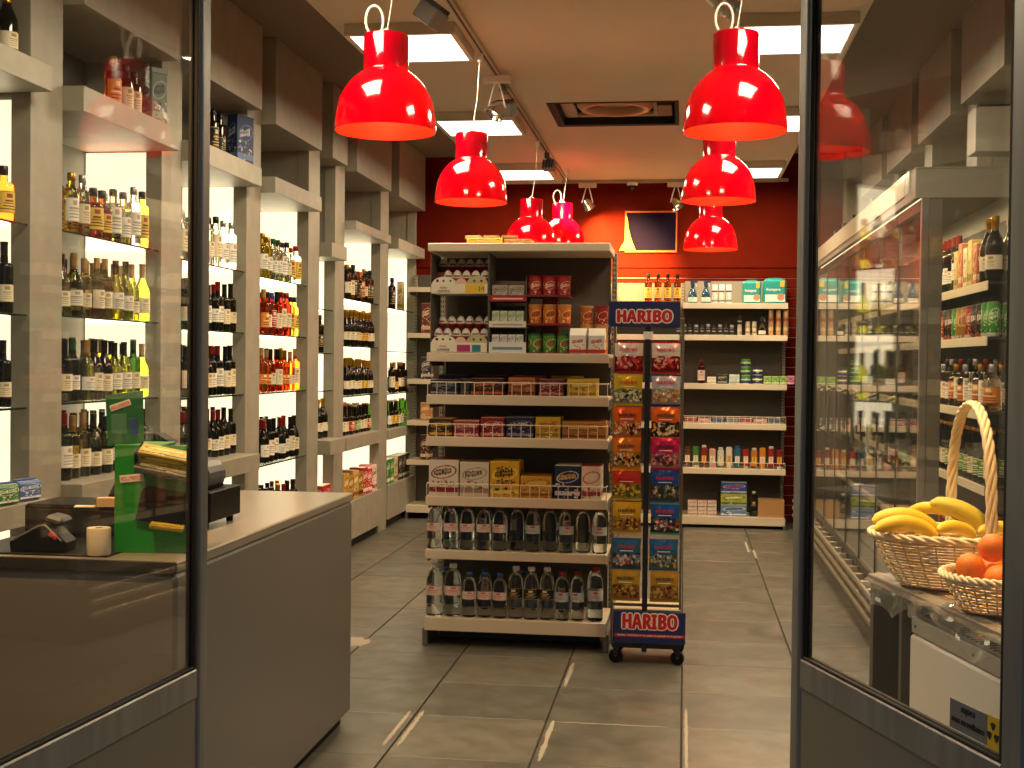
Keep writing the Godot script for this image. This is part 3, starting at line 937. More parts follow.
	for k in packs.size():
		var q: Array = packs[k]
		carton("beer_pack", "%s beer carton on the plinth of the last left bay" % q[0], Vector3(-2.87, 0.41, q[3]), Vector3(0.14, 0.24, 0.13), PI / 2, "beerpack%d" % k, q[1], q[2], "beer cartons on the last plinth")
	carton("gift_box", "red and white gift box on plinth of narrow bay", Vector3(-2.86, 0.41, -9.78), Vector3(0.22, 0.2, 0.12), PI / 2, "giftred", "b3242a", ["f4ece0", "f6f0e8", "d8b060"], "")
	carton("gift_box", "small framed cream card in the bright last bay", Vector3(-2.9, 2.113, -12.8), Vector3(0.08, 0.3, 0.06), PI / 2, "giftcream", "e0c890", ["a08040", "806030"], "")

# printed carton with closing flaps
func carton(called: String, label: String, at: Vector3, s: Vector3, turn: float, mkey: String, base: String, inks: Array, group := "", style := "pack") -> Node3D:
	var c := thing(called, label, "box", at + Vector3(0, 0.001, 0), turn, group)
	part("body", bbox(s, 0.003), printed(mkey, hash(mkey) % 1000, base, inks, style), c, Vector3(0, s.y / 2, 0))
	part("flap", bbox(Vector3(s.x * 0.985, 0.003, s.z * 0.96), 0.001), mat(mkey + "_flap", inks[0], 0.5), c, Vector3(0, s.y + 0.001, 0))
	return c

# ------------------------------------------------------------------ gondola in the middle
func shelf_unit(o: Node3D, w: float, h: float, depth: float, shelves: Array, rail: float, fences: Array) -> void:
	# local: x 0..w, y up, front at z = 0, back at z = -depth
	var cr := mat("shelf_cream", "")
	slab("back_panel", Vector3(0.02, 0.08, -depth - 0.012), Vector3(w - 0.02, h, -depth), mat("shelf_back", ""), o, 0.001)
	for x: float in [-0.015, w - 0.015]:
		part("upright", bbox(Vector3(0.03, h, 0.06), 0.002), mat("upright", ""), o, Vector3(x + 0.015, h / 2, -depth - 0.02))
		slab("foot", Vector3(x, 0.0, -depth - 0.05), Vector3(x + 0.03, 0.1, -0.01), mat("grey_metal", ""), o, 0.004)
	for k in shelves.size():
		var y: float = shelves[k]
		var rh := rail if k > 0 else rail * 1.5
		var s := slab("shelf", Vector3(0.0, y - 0.02, -depth), Vector3(w, y - 0.001, -0.006), cr, o, 0.002)
		slab("price_rail", Vector3(0.0, y - rh, -0.006), Vector3(w, y, 0.004), cr, s, 0.002).position -= s.position
		for x: float in [0.004, w - 0.008]:
			slab("bracket", Vector3(x, y - 0.075, -depth), Vector3(x + 0.004, y - 0.018, -0.06), mat("grey_metal", ""), o, 0.0005)
		if fences[k] > 0.0:
			var fh: float = fences[k]
			var red := fence_red(k, fences)
			var fm := mat("wire", "")
			var f := part("wire_fence", tube([Vector3(0.006, 0.003, -0.06), Vector3(0.006, 0.003, 0.0), Vector3(w - 0.006, 0.003, 0.0), Vector3(w - 0.006, 0.003, -0.06)], 0.0026, 6), fm, o, Vector3(0, y, 0))
			part("top_wire", tube([Vector3(0.006, fh, -0.08), Vector3(0.006, fh, 0.0), Vector3(w - 0.006, fh, 0.0), Vector3(w - 0.006, fh, -0.08)], 0.0033, 6), fm, f)
			var n := int(w / 0.0535)
			var post := lathe([Vector2(0.0023, 0.0), Vector2(0.0023, fh)], 6)
			for i in n + 1:
				part("wire", post, mat("red_wire", "") if red and i == 0 else fm, f, Vector3(0.006 + (w - 0.012) * i / n, 0, 0))

func fence_red(k: int, fences: Array) -> bool:
	return fences.size() > 6 and k == 2 and fences[2] > 0.08

func build_gondola() -> void:
	var o := thing("shelving_gondola", "cream metal shelving gondola full of sweets and water in the aisle", "shelving", Vector3(-1.432, 0, -7.0))
	shelf_unit(o, 1.022, 2.25, 0.46, [0.165, 0.545, 0.845, 1.18, 1.415, 1.655], 0.05, [0.0, 0.0, 0.075, 0.075, 0.075, 0.0])
	slab("top_cover", Vector3(0.0, 2.222, -0.47), Vector3(1.022, 2.268, 0.004), mat("shelf_cream", ""), o, 0.004)
	slab("base_plinth", Vector3(0.05, 0.01, -0.44), Vector3(0.97, 0.085, -0.2), mat("shelf_dark", ""), o, 0.002)
	# flat boxes on top
	carton("flat_box", "bright yellow flat box lying on top of the gondola", Vector3(-1.12, 2.268, -7.1), Vector3(0.2, 0.03, 0.14), 0.05, "topyellow", "f0d848", ["c89020", "f6f0c0"], "")
	carton("flat_box", "orange-brown flat box lying on top of the gondola", Vector3(-0.93, 2.268, -7.12), Vector3(0.15, 0.025, 0.14), -0.05, "toporange", "d88a3a", ["a04818", "f0e0b0"], "")
	for k in 3:
		carton("flat_box", "%s thin tan box stacked on the yellow box, gondola top" % ORD[k], Vector3(-1.19 + 0.1 * k, 2.298, -7.13), Vector3(0.09, 0.018, 0.1), 0.1 * k, "toptan", "cfa45c", ["a07030", "f0e0b0"], "tan boxes on the gondola top")
	egg_display(1.985, "upper", 0)
	egg_display(1.657, "lower", 1)
	small_pack_tower()
	tub_display()
	bar_boxes()
	water_bottles()

func egg_display(y: float, which: String, n: int) -> void:
	var d := thing("egg_tray", "%s white cardboard tray holding two rows of chocolate eggs" % which, "tray", Vector3(-1.415, y + 0.001, -7.02))
	var w := 0.32
	var card := mat("tray_card", "e4dcc8", 0.6)
	if n == 0:
		# the upper tray stands on tall side cheeks
		slab("side_cheek", Vector3(-0.006, -0.325, -0.3), Vector3(-0.002, 0.23, -0.01), mat("cheek", "6f6a62", 0.5), d, 0.0005)
		slab("side_cheek", Vector3(w + 0.002, -0.325, -0.3), Vector3(w + 0.006, 0.23, -0.01), mat("cheek", ""), d, 0.0005)
	slab("tray_floor", Vector3(0.0, 0.002, -0.28), Vector3(w, 0.006, 0.0), card, d, 0.0005)
	slab("step_board", Vector3(0.0, 0.006, -0.18), Vector3(w, 0.135, -0.175), mat("tray_red", "6e2018", 0.6), d, 0.0005)
	slab("step_board", Vector3(0.0, 0.006, -0.115), Vector3(w, 0.055, -0.11), mat("tray_red", ""), d, 0.0005)
	slab("egg_rest", Vector3(0.0, 0.055, -0.175), Vector3(w, 0.058, -0.06), mat("tray_red", ""), d, 0.0005)
	slab("egg_rest", Vector3(0.0, 0.13, -0.27), Vector3(w, 0.133, -0.175), mat("tray_red", ""), d, 0.0005)
	slab("front_board", Vector3(0.0, 0.0, -0.004), Vector3(w, 0.055, 0.0), card, d, 0.0005)
	if n == 0:
		slab("yellow_print", Vector3(0.195, 0.003, 0.0), Vector3(w - 0.015, 0.053, 0.001), mat("print_yellow", "e0b820", 0.5), d, 0.0002)
		text_part(d, "2 +1", 0.03, 0.025, Vector3(0.285, 0.028, 0.0015), mat("lettering_black", ""), Vector3.ZERO, 0.0, "lettering", 0.0006)
	else:
		slab("magenta_print", Vector3(0.15, 0.003, 0.0), Vector3(0.225, 0.042, 0.001), mat("print_magenta", "a8286e", 0.5), d, 0.0002)
		slab("teal_print", Vector3(0.235, 0.003, 0.0), Vector3(0.285, 0.042, 0.001), mat("print_teal", "2a7f94", 0.5), d, 0.0002)
	text_part(d, "SURPRISE", 0.07, 0.013, Vector3(0.072, 0.014, 0.0008), mat("lettering_black", ""), Vector3.ZERO, 0.0, "lettering", 0.0006)
	text_part(d, "kinder", 0.04, 0.012, Vector3(0.072, 0.034, 0.0008), mat("lettering_red", ""), Vector3.ZERO, 0.0, "lettering", 0.0006)
	# scalloped crest of three rounded cards
	for q in [[0.075, 0.07, 0.04, "white_crest", "e8e0cc"], [0.17, 0.032, 0.032, "egg_crest", "e2b8a4"], [0.262, 0.06, 0.045, "green_crest", "b9b487"]]:
		var pts := PackedVector2Array()
		for a in 13:
			var t := PI * a / 12.0
			pts.append(Vector2(q[0] + q[1] * cos(t), 0.055 + q[2] * sin(t)))
		part(q[3], plate(pts, 0.003), mat(q[3], q[4], 0.6), d, Vector3(0, 0, -0.002))
	for s in 5:
		part("printed_spot", lathe([Vector2(0.0085 - 0.001 * (s % 3), 0.0), Vector2(0, 0.0006)], 8), mat("spot_brown", "4a2418", 0.6) if s % 2 == 0 else mat("spot_green", "4f6a3a", 0.6), d, Vector3([0.035, 0.07, 0.11, 0.245, 0.285][s], 0.072, 0.0), Vector3(PI / 2, 0, 0))
	# eggs
	var upper := lathe([Vector2(0.0225, 0.024), Vector2(0.0222, 0.030), Vector2(0.0195, 0.041), Vector2(0.0145, 0.050), Vector2(0.007, 0.0565), Vector2(0, 0.058)], 14)
	var lower := lathe([Vector2(0, 0.0), Vector2(0.009, 0.0015), Vector2(0.0165, 0.008), Vector2(0.021, 0.016), Vector2(0.0225, 0.024)], 14)
	for row in 2:
		for c in 6:
			if n == 0 and row == 1 and c == 0:
				continue
			var e := thing("chocolate_egg", "foil egg, white over red, %s from left in %s row of %s tray" % [ORD[c], "back" if row == 0 else "front", which], "egg", Vector3(-1.415 + 0.0275 + 0.053 * c, y + (0.135 if row == 0 else 0.06), -7.02 - (0.215 if row == 0 else 0.085)), rng.randf_range(-0.3, 0.3), "foil eggs in the cardboard trays")
			e.scale = Vector3(1.17, 1.36, 1.17)
			part("upper_foil", upper, mat("egg_white", "e9e0d2", 0.35), e)
			part("foil_print", lathe([Vector2(0.0225, 0.0285), Vector2(0.0208, 0.0365)], 8, -0.75, 0.75), mat("egg_print", "8a5a4c", 0.5), e)
			part("lower_foil", lower, mat("egg_red", "8c2a1c", 0.4), e)

func small_pack_tower() -> void:
	var x0 := -1.086
	var tiers := [
		[1.657, 0.06, "d8dcd8", "f0f0ec", 4, 0.068, "white and black", "e4e4e0", ["2a2a2c", "8a94a8", "b8c4d0"], "pale blue"],
		[1.80, 0.035, "e0dcd0", "f0f0ec", 4, 0.075, "pale green", "c8d0b8", ["4a6a3c", "7a9a6a", "e8ecd8"], "white"],
		[1.945, 0.035, "9c1f22", "c83030", 2, 0.075, "grey and brown", "a8a090", ["4a3a30", "6a5a50", "d8d0c0"], "red"]]
	for t in tiers.size():
		var q: Array = tiers[t]
		var d := thing("pack_tray", "%s cardboard tray of small packs, %s of three tiers" % [q[9], ["bottom", "middle", "top"][t]], "tray", Vector3(x0, q[0], -7.03), 0.0, "stacked small-pack trays")
		slab("tray_floor", Vector3(0, 0, -0.2), Vector3(0.21, 0.004, 0), mat("tray%d" % t, q[2], 0.55), d, 0.0005)
		slab("front_lip", Vector3(0, 0.004, -0.004), Vector3(0.21, q[1], 0), mat("tray%d" % t, ""), d, 0.0005)
		slab("back_board", Vector3(0, 0.004, -0.2), Vector3(0.21, 0.125, -0.196), mat("tray_board", "5b564d", 0.6), d, 0.0005)
		slab("side_board", Vector3(0, 0.004, -0.196), Vector3(0.004, 0.14, -0.004), mat("tray_board", ""), d, 0.0005)
		slab("side_board", Vector3(0.206, 0.004, -0.196), Vector3(0.21, 0.14, -0.004), mat("tray_board", ""), d, 0.0005)
		slab("lip_print", Vector3(0.02, q[1] * 0.3, 0), Vector3(0.19, q[1] * 0.55, 0.0006), mat("lip_print%d" % t, ["6a8aa8", "9aa08a", "e8c8c0"][t], 0.5), d, 0.0001)
		var n: int = q[4]
		for k in n:
			var w := 0.19 / n - 0.006
			carton("sweet_pack", "%s small sweet pack, %s from left on %s tier" % [q[6], ORD[k], ["bottom", "middle", "top"][t]], Vector3(x0 + 0.013 + (k + 0.5) * 0.184 / n, q[0] + q[1] * 0.75 - 0.01, -7.055), Vector3(w, q[5], 0.03), 0.0, "sweet%d" % t, q[7], q[8], "small sweet packs in tiered trays")

func tub(label: String, at: Vector3, base: String, inks: Array, key: String, lid: String, h := 0.105) -> void:
	var o := thing("snack_tub", label, "tub", at, rng.randf_range(-0.4, 0.2), "snack tubs on the gondola")
	part("tub_wall", lathe([Vector2(0, 0.001), Vector2(0.035, 0), Vector2(0.036, 0.004), Vector2(0.0385, h - 0.012)], 18, -0.5, TAU - 0.5, 3), printed(key, hash(key) % 500, base, inks, "pack"), o)
	part("lid", lathe([Vector2(0.0385, h - 0.012), Vector2(0.0405, h - 0.012), Vector2(0.0405, h - 0.001), Vector2(0.038, h), Vector2(0.036, h - 0.003), Vector2(0, h - 0.003)], 18), mat(lid, ""), o)

func tub_display() -> void:
	var d := thing("tub_display", "dark red tiered cardboard stand holding snack tubs", "display", Vector3(-0.873, 1.657, -7.03))
	var red := mat("display_red", "7a1418", 0.6)
	slab("spine", Vector3(0.06, 0.0, -0.26), Vector3(0.16, 0.31, -0.241), red, d, 0.001)
	slab("tier", Vector3(0.0, 0.0, -0.24), Vector3(0.235, 0.005, 0), red, d, 0.001)
	slab("tier", Vector3(0.0, 0.155, -0.24), Vector3(0.235, 0.167, 0), red, d, 0.001)
	slab("tier", Vector3(0.0, 0.315, -0.24), Vector3(0.235, 0.327, 0), red, d, 0.001)
	slab("column", Vector3(0.08, 0.005, -0.2), Vector3(0.16, 0.155, -0.12), red, d, 0.001)
	slab("column", Vector3(0.08, 0.167, -0.2), Vector3(0.16, 0.315, -0.12), red, d, 0.001)
	for c in 3:
		var x := -0.873 + 0.042 + 0.0815 * c
		tub("red snack tub, %s from left on top tier" % ORD[c], Vector3(x - 0.002, 1.985, -7.075), "a8252a", ["e8c8a0", "f0e0c0", "7a1418"], "tub_red", "foil_red")
		tub("orange snack tub, %s from left on middle tier" % ORD[c], Vector3(x, 1.825, -7.075), "d4762c", ["f0d8a0", "8a2a14", "f4e4c0"], "tub_orange", "foil_tan")
		tub("green snack tub, %s from left on bottom tier" % ORD[c], Vector3(x, 1.663, -7.075), "4f8a34", ["e0e8b0", "c83020", "f0ecd0"], "tub_green", "foil_green")
	for c in 2:
		var x := -0.55 + 0.085 * c
		tub("orange snack tub low in the %s stack behind white cartons" % ["left", "right"][c], Vector3(x, 1.657, -7.18), "d4762c", ["f0d8a0", "8a2a14", "f4e4c0"], "tub_orange", "foil_tan")
		tub("tan snack tub second in the %s stack behind white cartons" % ["left", "right"][c], Vector3(x, 1.7625, -7.18), "c88a50", ["f0d8a0", "8a3a24", "f4e4c0"], "tub_tan", "foil_tan", 0.06)
		tub("%s snack tub on top of the %s stack" % [["brown", "crimson"][c], ["left", "right"][c]], Vector3(x, 1.8225, -7.18), ["b0622c", "8f1c22"][c], ["f0d8a0", "8a2a14", "f4e4c0"], ["tub_brown", "tub_crimson"][c], ["foil_tan", "foil_red"][c])
		var k := thing("milk_carton", "white gable-top sweet carton with red foot, %s of the pair" % ["left", "right"][c], "carton", Vector3(-0.584 + 0.105 * c, 1.658, -7.05), -0.06, "white cartons with red foot")
		part("carton_body", bbox(Vector3(0.092, 0.1, 0.06), 0.002), printed("milk_print", 31, "ece6da", ["e4ded2", "c0302a", "d8d0c4"], "pack"), k, Vector3(0, 0.05, 0))
		part("red_foot", bbox(Vector3(0.094, 0.02, 0.062), 0.001), mat("foot_red", "c0281e", 0.5), k, Vector3(0, 0.012, 0))
		part("gable", plate(PackedVector2Array([Vector2(-0.03, 0), Vector2(0.03, 0), Vector2(0.004, 0.04), Vector2(-0.004, 0.04)]), 0.092), mat("milk_white", "ece6da", 0.5), k, Vector3(0, 0.1, 0), Vector3(0, PI / 2, 0))
		part("side_panel", bbox(Vector3(0.003, 0.13, 0.058), 0.001), mat("milk_blue", "3a5f86", 0.5), k, Vector3(-0.048, 0.065, 0))

func bar_boxes() -> void:
	var y2 := 1.415
	var rows := [
		[1.415, [[0.015, 0.155, 0.085, "black", "1d1b20", ["8a8a94", "b0b0b8", "5a5a64"]], [0.18, 0.055, 0.09, "charcoal", "26221f", ["7a7480", "3c3a40"]], [0.245, 0.185, 0.095, "black and orange", "2a1a14", ["c8602c", "e08a4a", "8a3a1c"]], [0.46, 0.15, 0.105, "orange-brown", "b06a34", ["6a2a14", "e0b070", "8a3a1c"]], [0.63, 0.14, 0.095, "maroon", "6e2428", ["c88a80", "e0b8a8", "4a1418"]], [0.79, 0.165, 0.10, "yellow", "d8b830", ["a87a14", "f0e080", "8a5a10"]]]],
		[1.18, [[0.01, 0.135, 0.1, "black and yellow", "2b2418", ["d8a030", "e8c050", "6a4a14"]], [0.15, 0.145, 0.09, "crimson", "96202c", ["e8b8b0", "f0d8d0", "6a1018"]], [0.305, 0.135, 0.11, "dark red", "82171c", ["e0a8a0", "f0e0d0", "5a0c10"]], [0.45, 0.155, 0.115, "dark blue", "1c1e38", ["8a8ab0", "d0d0e0", "4a4a70"]], [0.615, 0.14, 0.12, "yellow", "d8ae28", ["7a8a2c", "b03020", "f0e080"]], [0.765, 0.245, 0.10, "amber", "b8822c", ["7a3a14", "e0b860", "8a5a20"]]]],
		[0.845, [[0.012, 0.17, 0.205, "white and red", "d8cfc0", ["8a1c1c", "4a3a30", "c8b8a8"]], [0.19, 0.165, 0.195, "white and brown", "d4cab8", ["a08a70", "6a5a48", "a02820"]], [0.362, 0.165, 0.2, "golden yellow", "d8a41c", ["f0d860", "3a2410", "a86a10"]], [0.535, 0.175, 0.125, "low yellow", "d0a028", ["8a5a14", "f0d060", "a87018"]], [0.725, 0.145, 0.185, "navy blue", "16244e", ["e0e4ec", "c8a878", "2a4a8a"]], [0.875, 0.11, 0.185, "cream and red", "dcd0bc", ["a02c28", "e8e0d0", "803020"]]]]]
	for ri in rows.size():
		var row: Array = rows[ri]
		for q: Array in row[1]:
			var w: float = q[1]
			var c := carton("chocolate_box", "%s box of chocolate bars on %s fenced shelf" % [q[3], ["top", "middle", "lowest"][ri]], Vector3(-1.432 + q[0] + w / 2, row[0], -7.125 - (0.04 if q[3] == "charcoal" else 0.0)), Vector3(w, q[2], 0.2), 0.0, "bar%d_%s" % [ri, q[3].replace(" ", "_")], q[4], q[5], "chocolate bar boxes behind the wire fences")
			if q[3] == "navy blue":
				for s in 4:
					slab("white_stripe", Vector3(-0.05, 0.186, 0.0 - 0.025 * s + 0.07), Vector3(0.03, 0.1875, 0.012 - 0.025 * s + 0.07), mat("lettering_white", ""), c, 0.0003)
				text_part(c, "Côte d'Or", 0.1, 0.028, Vector3(0.0, 0.125, 0.101), mat("lettering_gold", ""), Vector3(0, 0, 0.12), 0.0, "lettering", 0.0006)
			if q[3] == "golden yellow":
				for yy: float in [0.16, 0.09]:
					text_part(c, "m&m's", 0.09, 0.035, Vector3(0.0, yy, 0.101), mat("lettering_black", ""), Vector3.ZERO, 0.0, "lettering", 0.0006)
	# more bars peeping out at the back of the two upper shelves
	for k in 4:
		carton("chocolate_box", "%s dark bar box at the back of top fenced shelf" % ORD[k], Vector3(-1.33 + 0.22 * k, 1.415, -7.33), Vector3(0.18, 0.11, 0.12), 0.0, "barback%d" % k, ["2a2630", "3a2218", "7a4a28", "b89830"][k], [["6a6a78", "9a9aa8"], ["a05a2c", "c88a50"], ["c09060", "5a2a14"], ["e0c860", "8a6a14"]][k], "bar boxes at the shelf back")

func water_bottles() -> void:
	printed_red_text()
	for r in 2:
		for k in 11:
			var x := -1.39 + 0.0935 * k
			if r == 0:
				var plain := k >= 5
				bottle("water", "water_bottle", "glass_water", "foil_red", "label_pink" if not plain else ("label_red_text" if k % 2 == 0 else ""), Vector3(x, 0.545, -7.06 - (0.03 if k in [5, 7, 9] else 0.0)), rng.randf_range(-0.3, 0.3), "small water bottle with red cap, %s from left on upper water shelf" % ORD[k], "water bottles on the gondola", 1.03)
	var kinds := [["water", "glass_water", "foil_white", "label_pink", 1.2], ["water", "glass_water", "foil_white", "label_pink", 1.2], ["water", "glass_water", "foil_blue", "label_pink", 1.02], ["water", "glass_water", "foil_blue", "label_pink", 1.02], ["water", "glass_water", "foil_blue", "label_pink", 1.02], ["soda", "glass_clear", "foil_white", "label_black", 1.14], ["soda", "glass_clear", "foil_white", "label_black", 1.14], ["soda", "glass_clear", "foil_white", "label_black", 1.14], ["soda", "glass_water", "foil_red", "label_red_text", 1.06], ["soda", "glass_water", "foil_red", "label_red_text", 1.06], ["soda", "glass_water", "foil_red", "label_red_text", 1.16], ["soda", "glass_water", "foil_red", "label_red_text", 1.16]]
	var words := ["large clear water bottle", "large clear water bottle", "blue-capped water bottle", "blue-capped water bottle", "blue-capped water bottle", "white-capped bottle with black band", "white-capped bottle with black band", "white-capped bottle with black band", "red-capped soda water bottle", "red-capped soda water bottle", "tall red-capped soda bottle", "tall red-capped soda bottle"]
	var xs := [-1.385, -1.282, -1.188, -1.1, -1.012, -0.922, -0.834, -0.746, -0.66, -0.575, -0.485, -0.475]
	for k in kinds.size():
		var q: Array = kinds[k]
		bottle(q[0], "water_bottle", q[1], q[2], q[3], Vector3(xs[k], 0.165, -7.06 - 0.01 * (k % 2) - (0.1 if k == 10 else 0.0)), rng.randf_range(-0.3, 0.3), "%s, %s from left on the lowest shelf" % [words[k], ORD[k]], "water bottles on the gondola", q[4])
	for k in 8:
		bottle("water", "water_bottle", "glass_water", "foil_red" if k < 4 else "foil_blue", "label_pink", Vector3(-1.36 + 0.23 * (k % 4), 0.545 if k < 4 else 0.165, -7.27), 0.0, "water bottle %s in the rear row of the %s shelf" % [ORD[k % 4], "upper water" if k < 4 else "lowest"], "water bottles on the gondola", 0.98)

func printed_red_text() -> void:
	printed("label_red_text", 44, "b8c0c4", ["b8c0c4", "c02a24", "c02a24"], "label", 0.4)

# ------------------------------------------------------------------ sweets rack on wheels
func pillow(w: float, h: float, t: float, sd: int) -> ArrayMesh:
	var r := RandomNumberGenerator.new()
	r.seed = sd
	var nx := 14
	var ny := 16
	var k := Buf.new()
	var ph := r.randf_range(0, 6)
	for s: float in [1.0, -1.0]:
		var g := []
		for j in ny + 1:
			var row := []
			for i in nx + 1:
				var u := float(i) / nx * 2 - 1
				var v := float(j) / ny * 2 - 1
				var e := 1.0 - pow(absf(u), 3.0)
				var f := clampf((1.0 - absf(v)) / 0.8, 0.0, 1.0)
				f = f * (2.0 - f)
				if absf(v) > 0.9:
					f = 0.0
				var zz := s * (0.0012 + t * e * f * (0.74 + 0.16 * sin(u * 5.0 + v * 3.0 + ph) * cos(v * 7.0 + ph) + 0.1 * sin(u * 11.0 - v * 8.0 + ph * 2.0)))
				row.append(Vector3(u * w / 2 * (1.0 - 0.05 * f), v * h / 2, zz))
			g.append(row)
		for j in ny:
			for i in nx:
				var uv := func(a: int, b: int) -> Vector2: return Vector2(float(a) / nx, 1.0 - float(b) / ny)
				var nn := func(a: int, b: int) -> Vector3:
					var dx: Vector3 = g[b][mini(a + 1, nx)] - g[b][maxi(a - 1, 0)]
					var dy: Vector3 = g[mini(b + 1, ny)][a] - g[maxi(b - 1, 0)][a]
					return dx.cross(dy).normalized() * s
				var A := [g[j][i], nn.call(i, j), uv.call(i, j)]
				var B := [g[j][i + 1], nn.call(i + 1, j), uv.call(i + 1, j)]
				var C := [g[j + 1][i + 1], nn.call(i + 1, j + 1), uv.call(i + 1, j + 1)]
				var D := [g[j + 1][i], nn.call(i, j + 1), uv.call(i, j + 1)]
				k.tri_n(A, B, C)
				k.tri_n(A, C, D)
	return k.mesh()

func sign_board(o: Node3D, called: String, c: Vector3, w: float, h: float, strip: bool) -> void:
	var b := part(called, bbox(Vector3(w, h, 0.012), 0.002), mat("sign_blue", ""), o, c)
	var ly := 0.012 if strip else -0.012
	for e in 8:
		text_part(b, "HARIBO", w * 0.76, h * 0.45, Vector3(0.0095 * cos(TAU * e / 8), ly + (0.02 if strip else 0.0) + 0.0085 * sin(TAU * e / 8), 0.0062 + 0.00002 * e), mat("lettering_white", ""), Vector3.ZERO, 0.0, "letter_outline", 0.0008)
	for e in 4:
		text_part(b, "HARIBO", w * 0.76, h * 0.45, Vector3(0.003 * cos(TAU * e / 4), ly + (0.02 if strip else 0.0) + 0.002 * sin(TAU * e / 4), 0.0078 + 0.00004 * e), mat("lettering_red", ""), Vector3.ZERO, 0.0, "lettering", 0.0016)
	if strip:
		slab("red_strip", Vector3(-w / 2, -0.052, 0.006), Vector3(w / 2, -0.034, 0.007), mat("strip_red", "b3242c", 0.5), b, 0.0002)
		text_part(b, "Haribo, c'est beau la vie, pour les grands et les petits !", w * 0.92, 0.011, Vector3(0, -0.043, 0.0074), mat("lettering_white", ""), Vector3.ZERO, 0.0, "slogan", 0.0005)

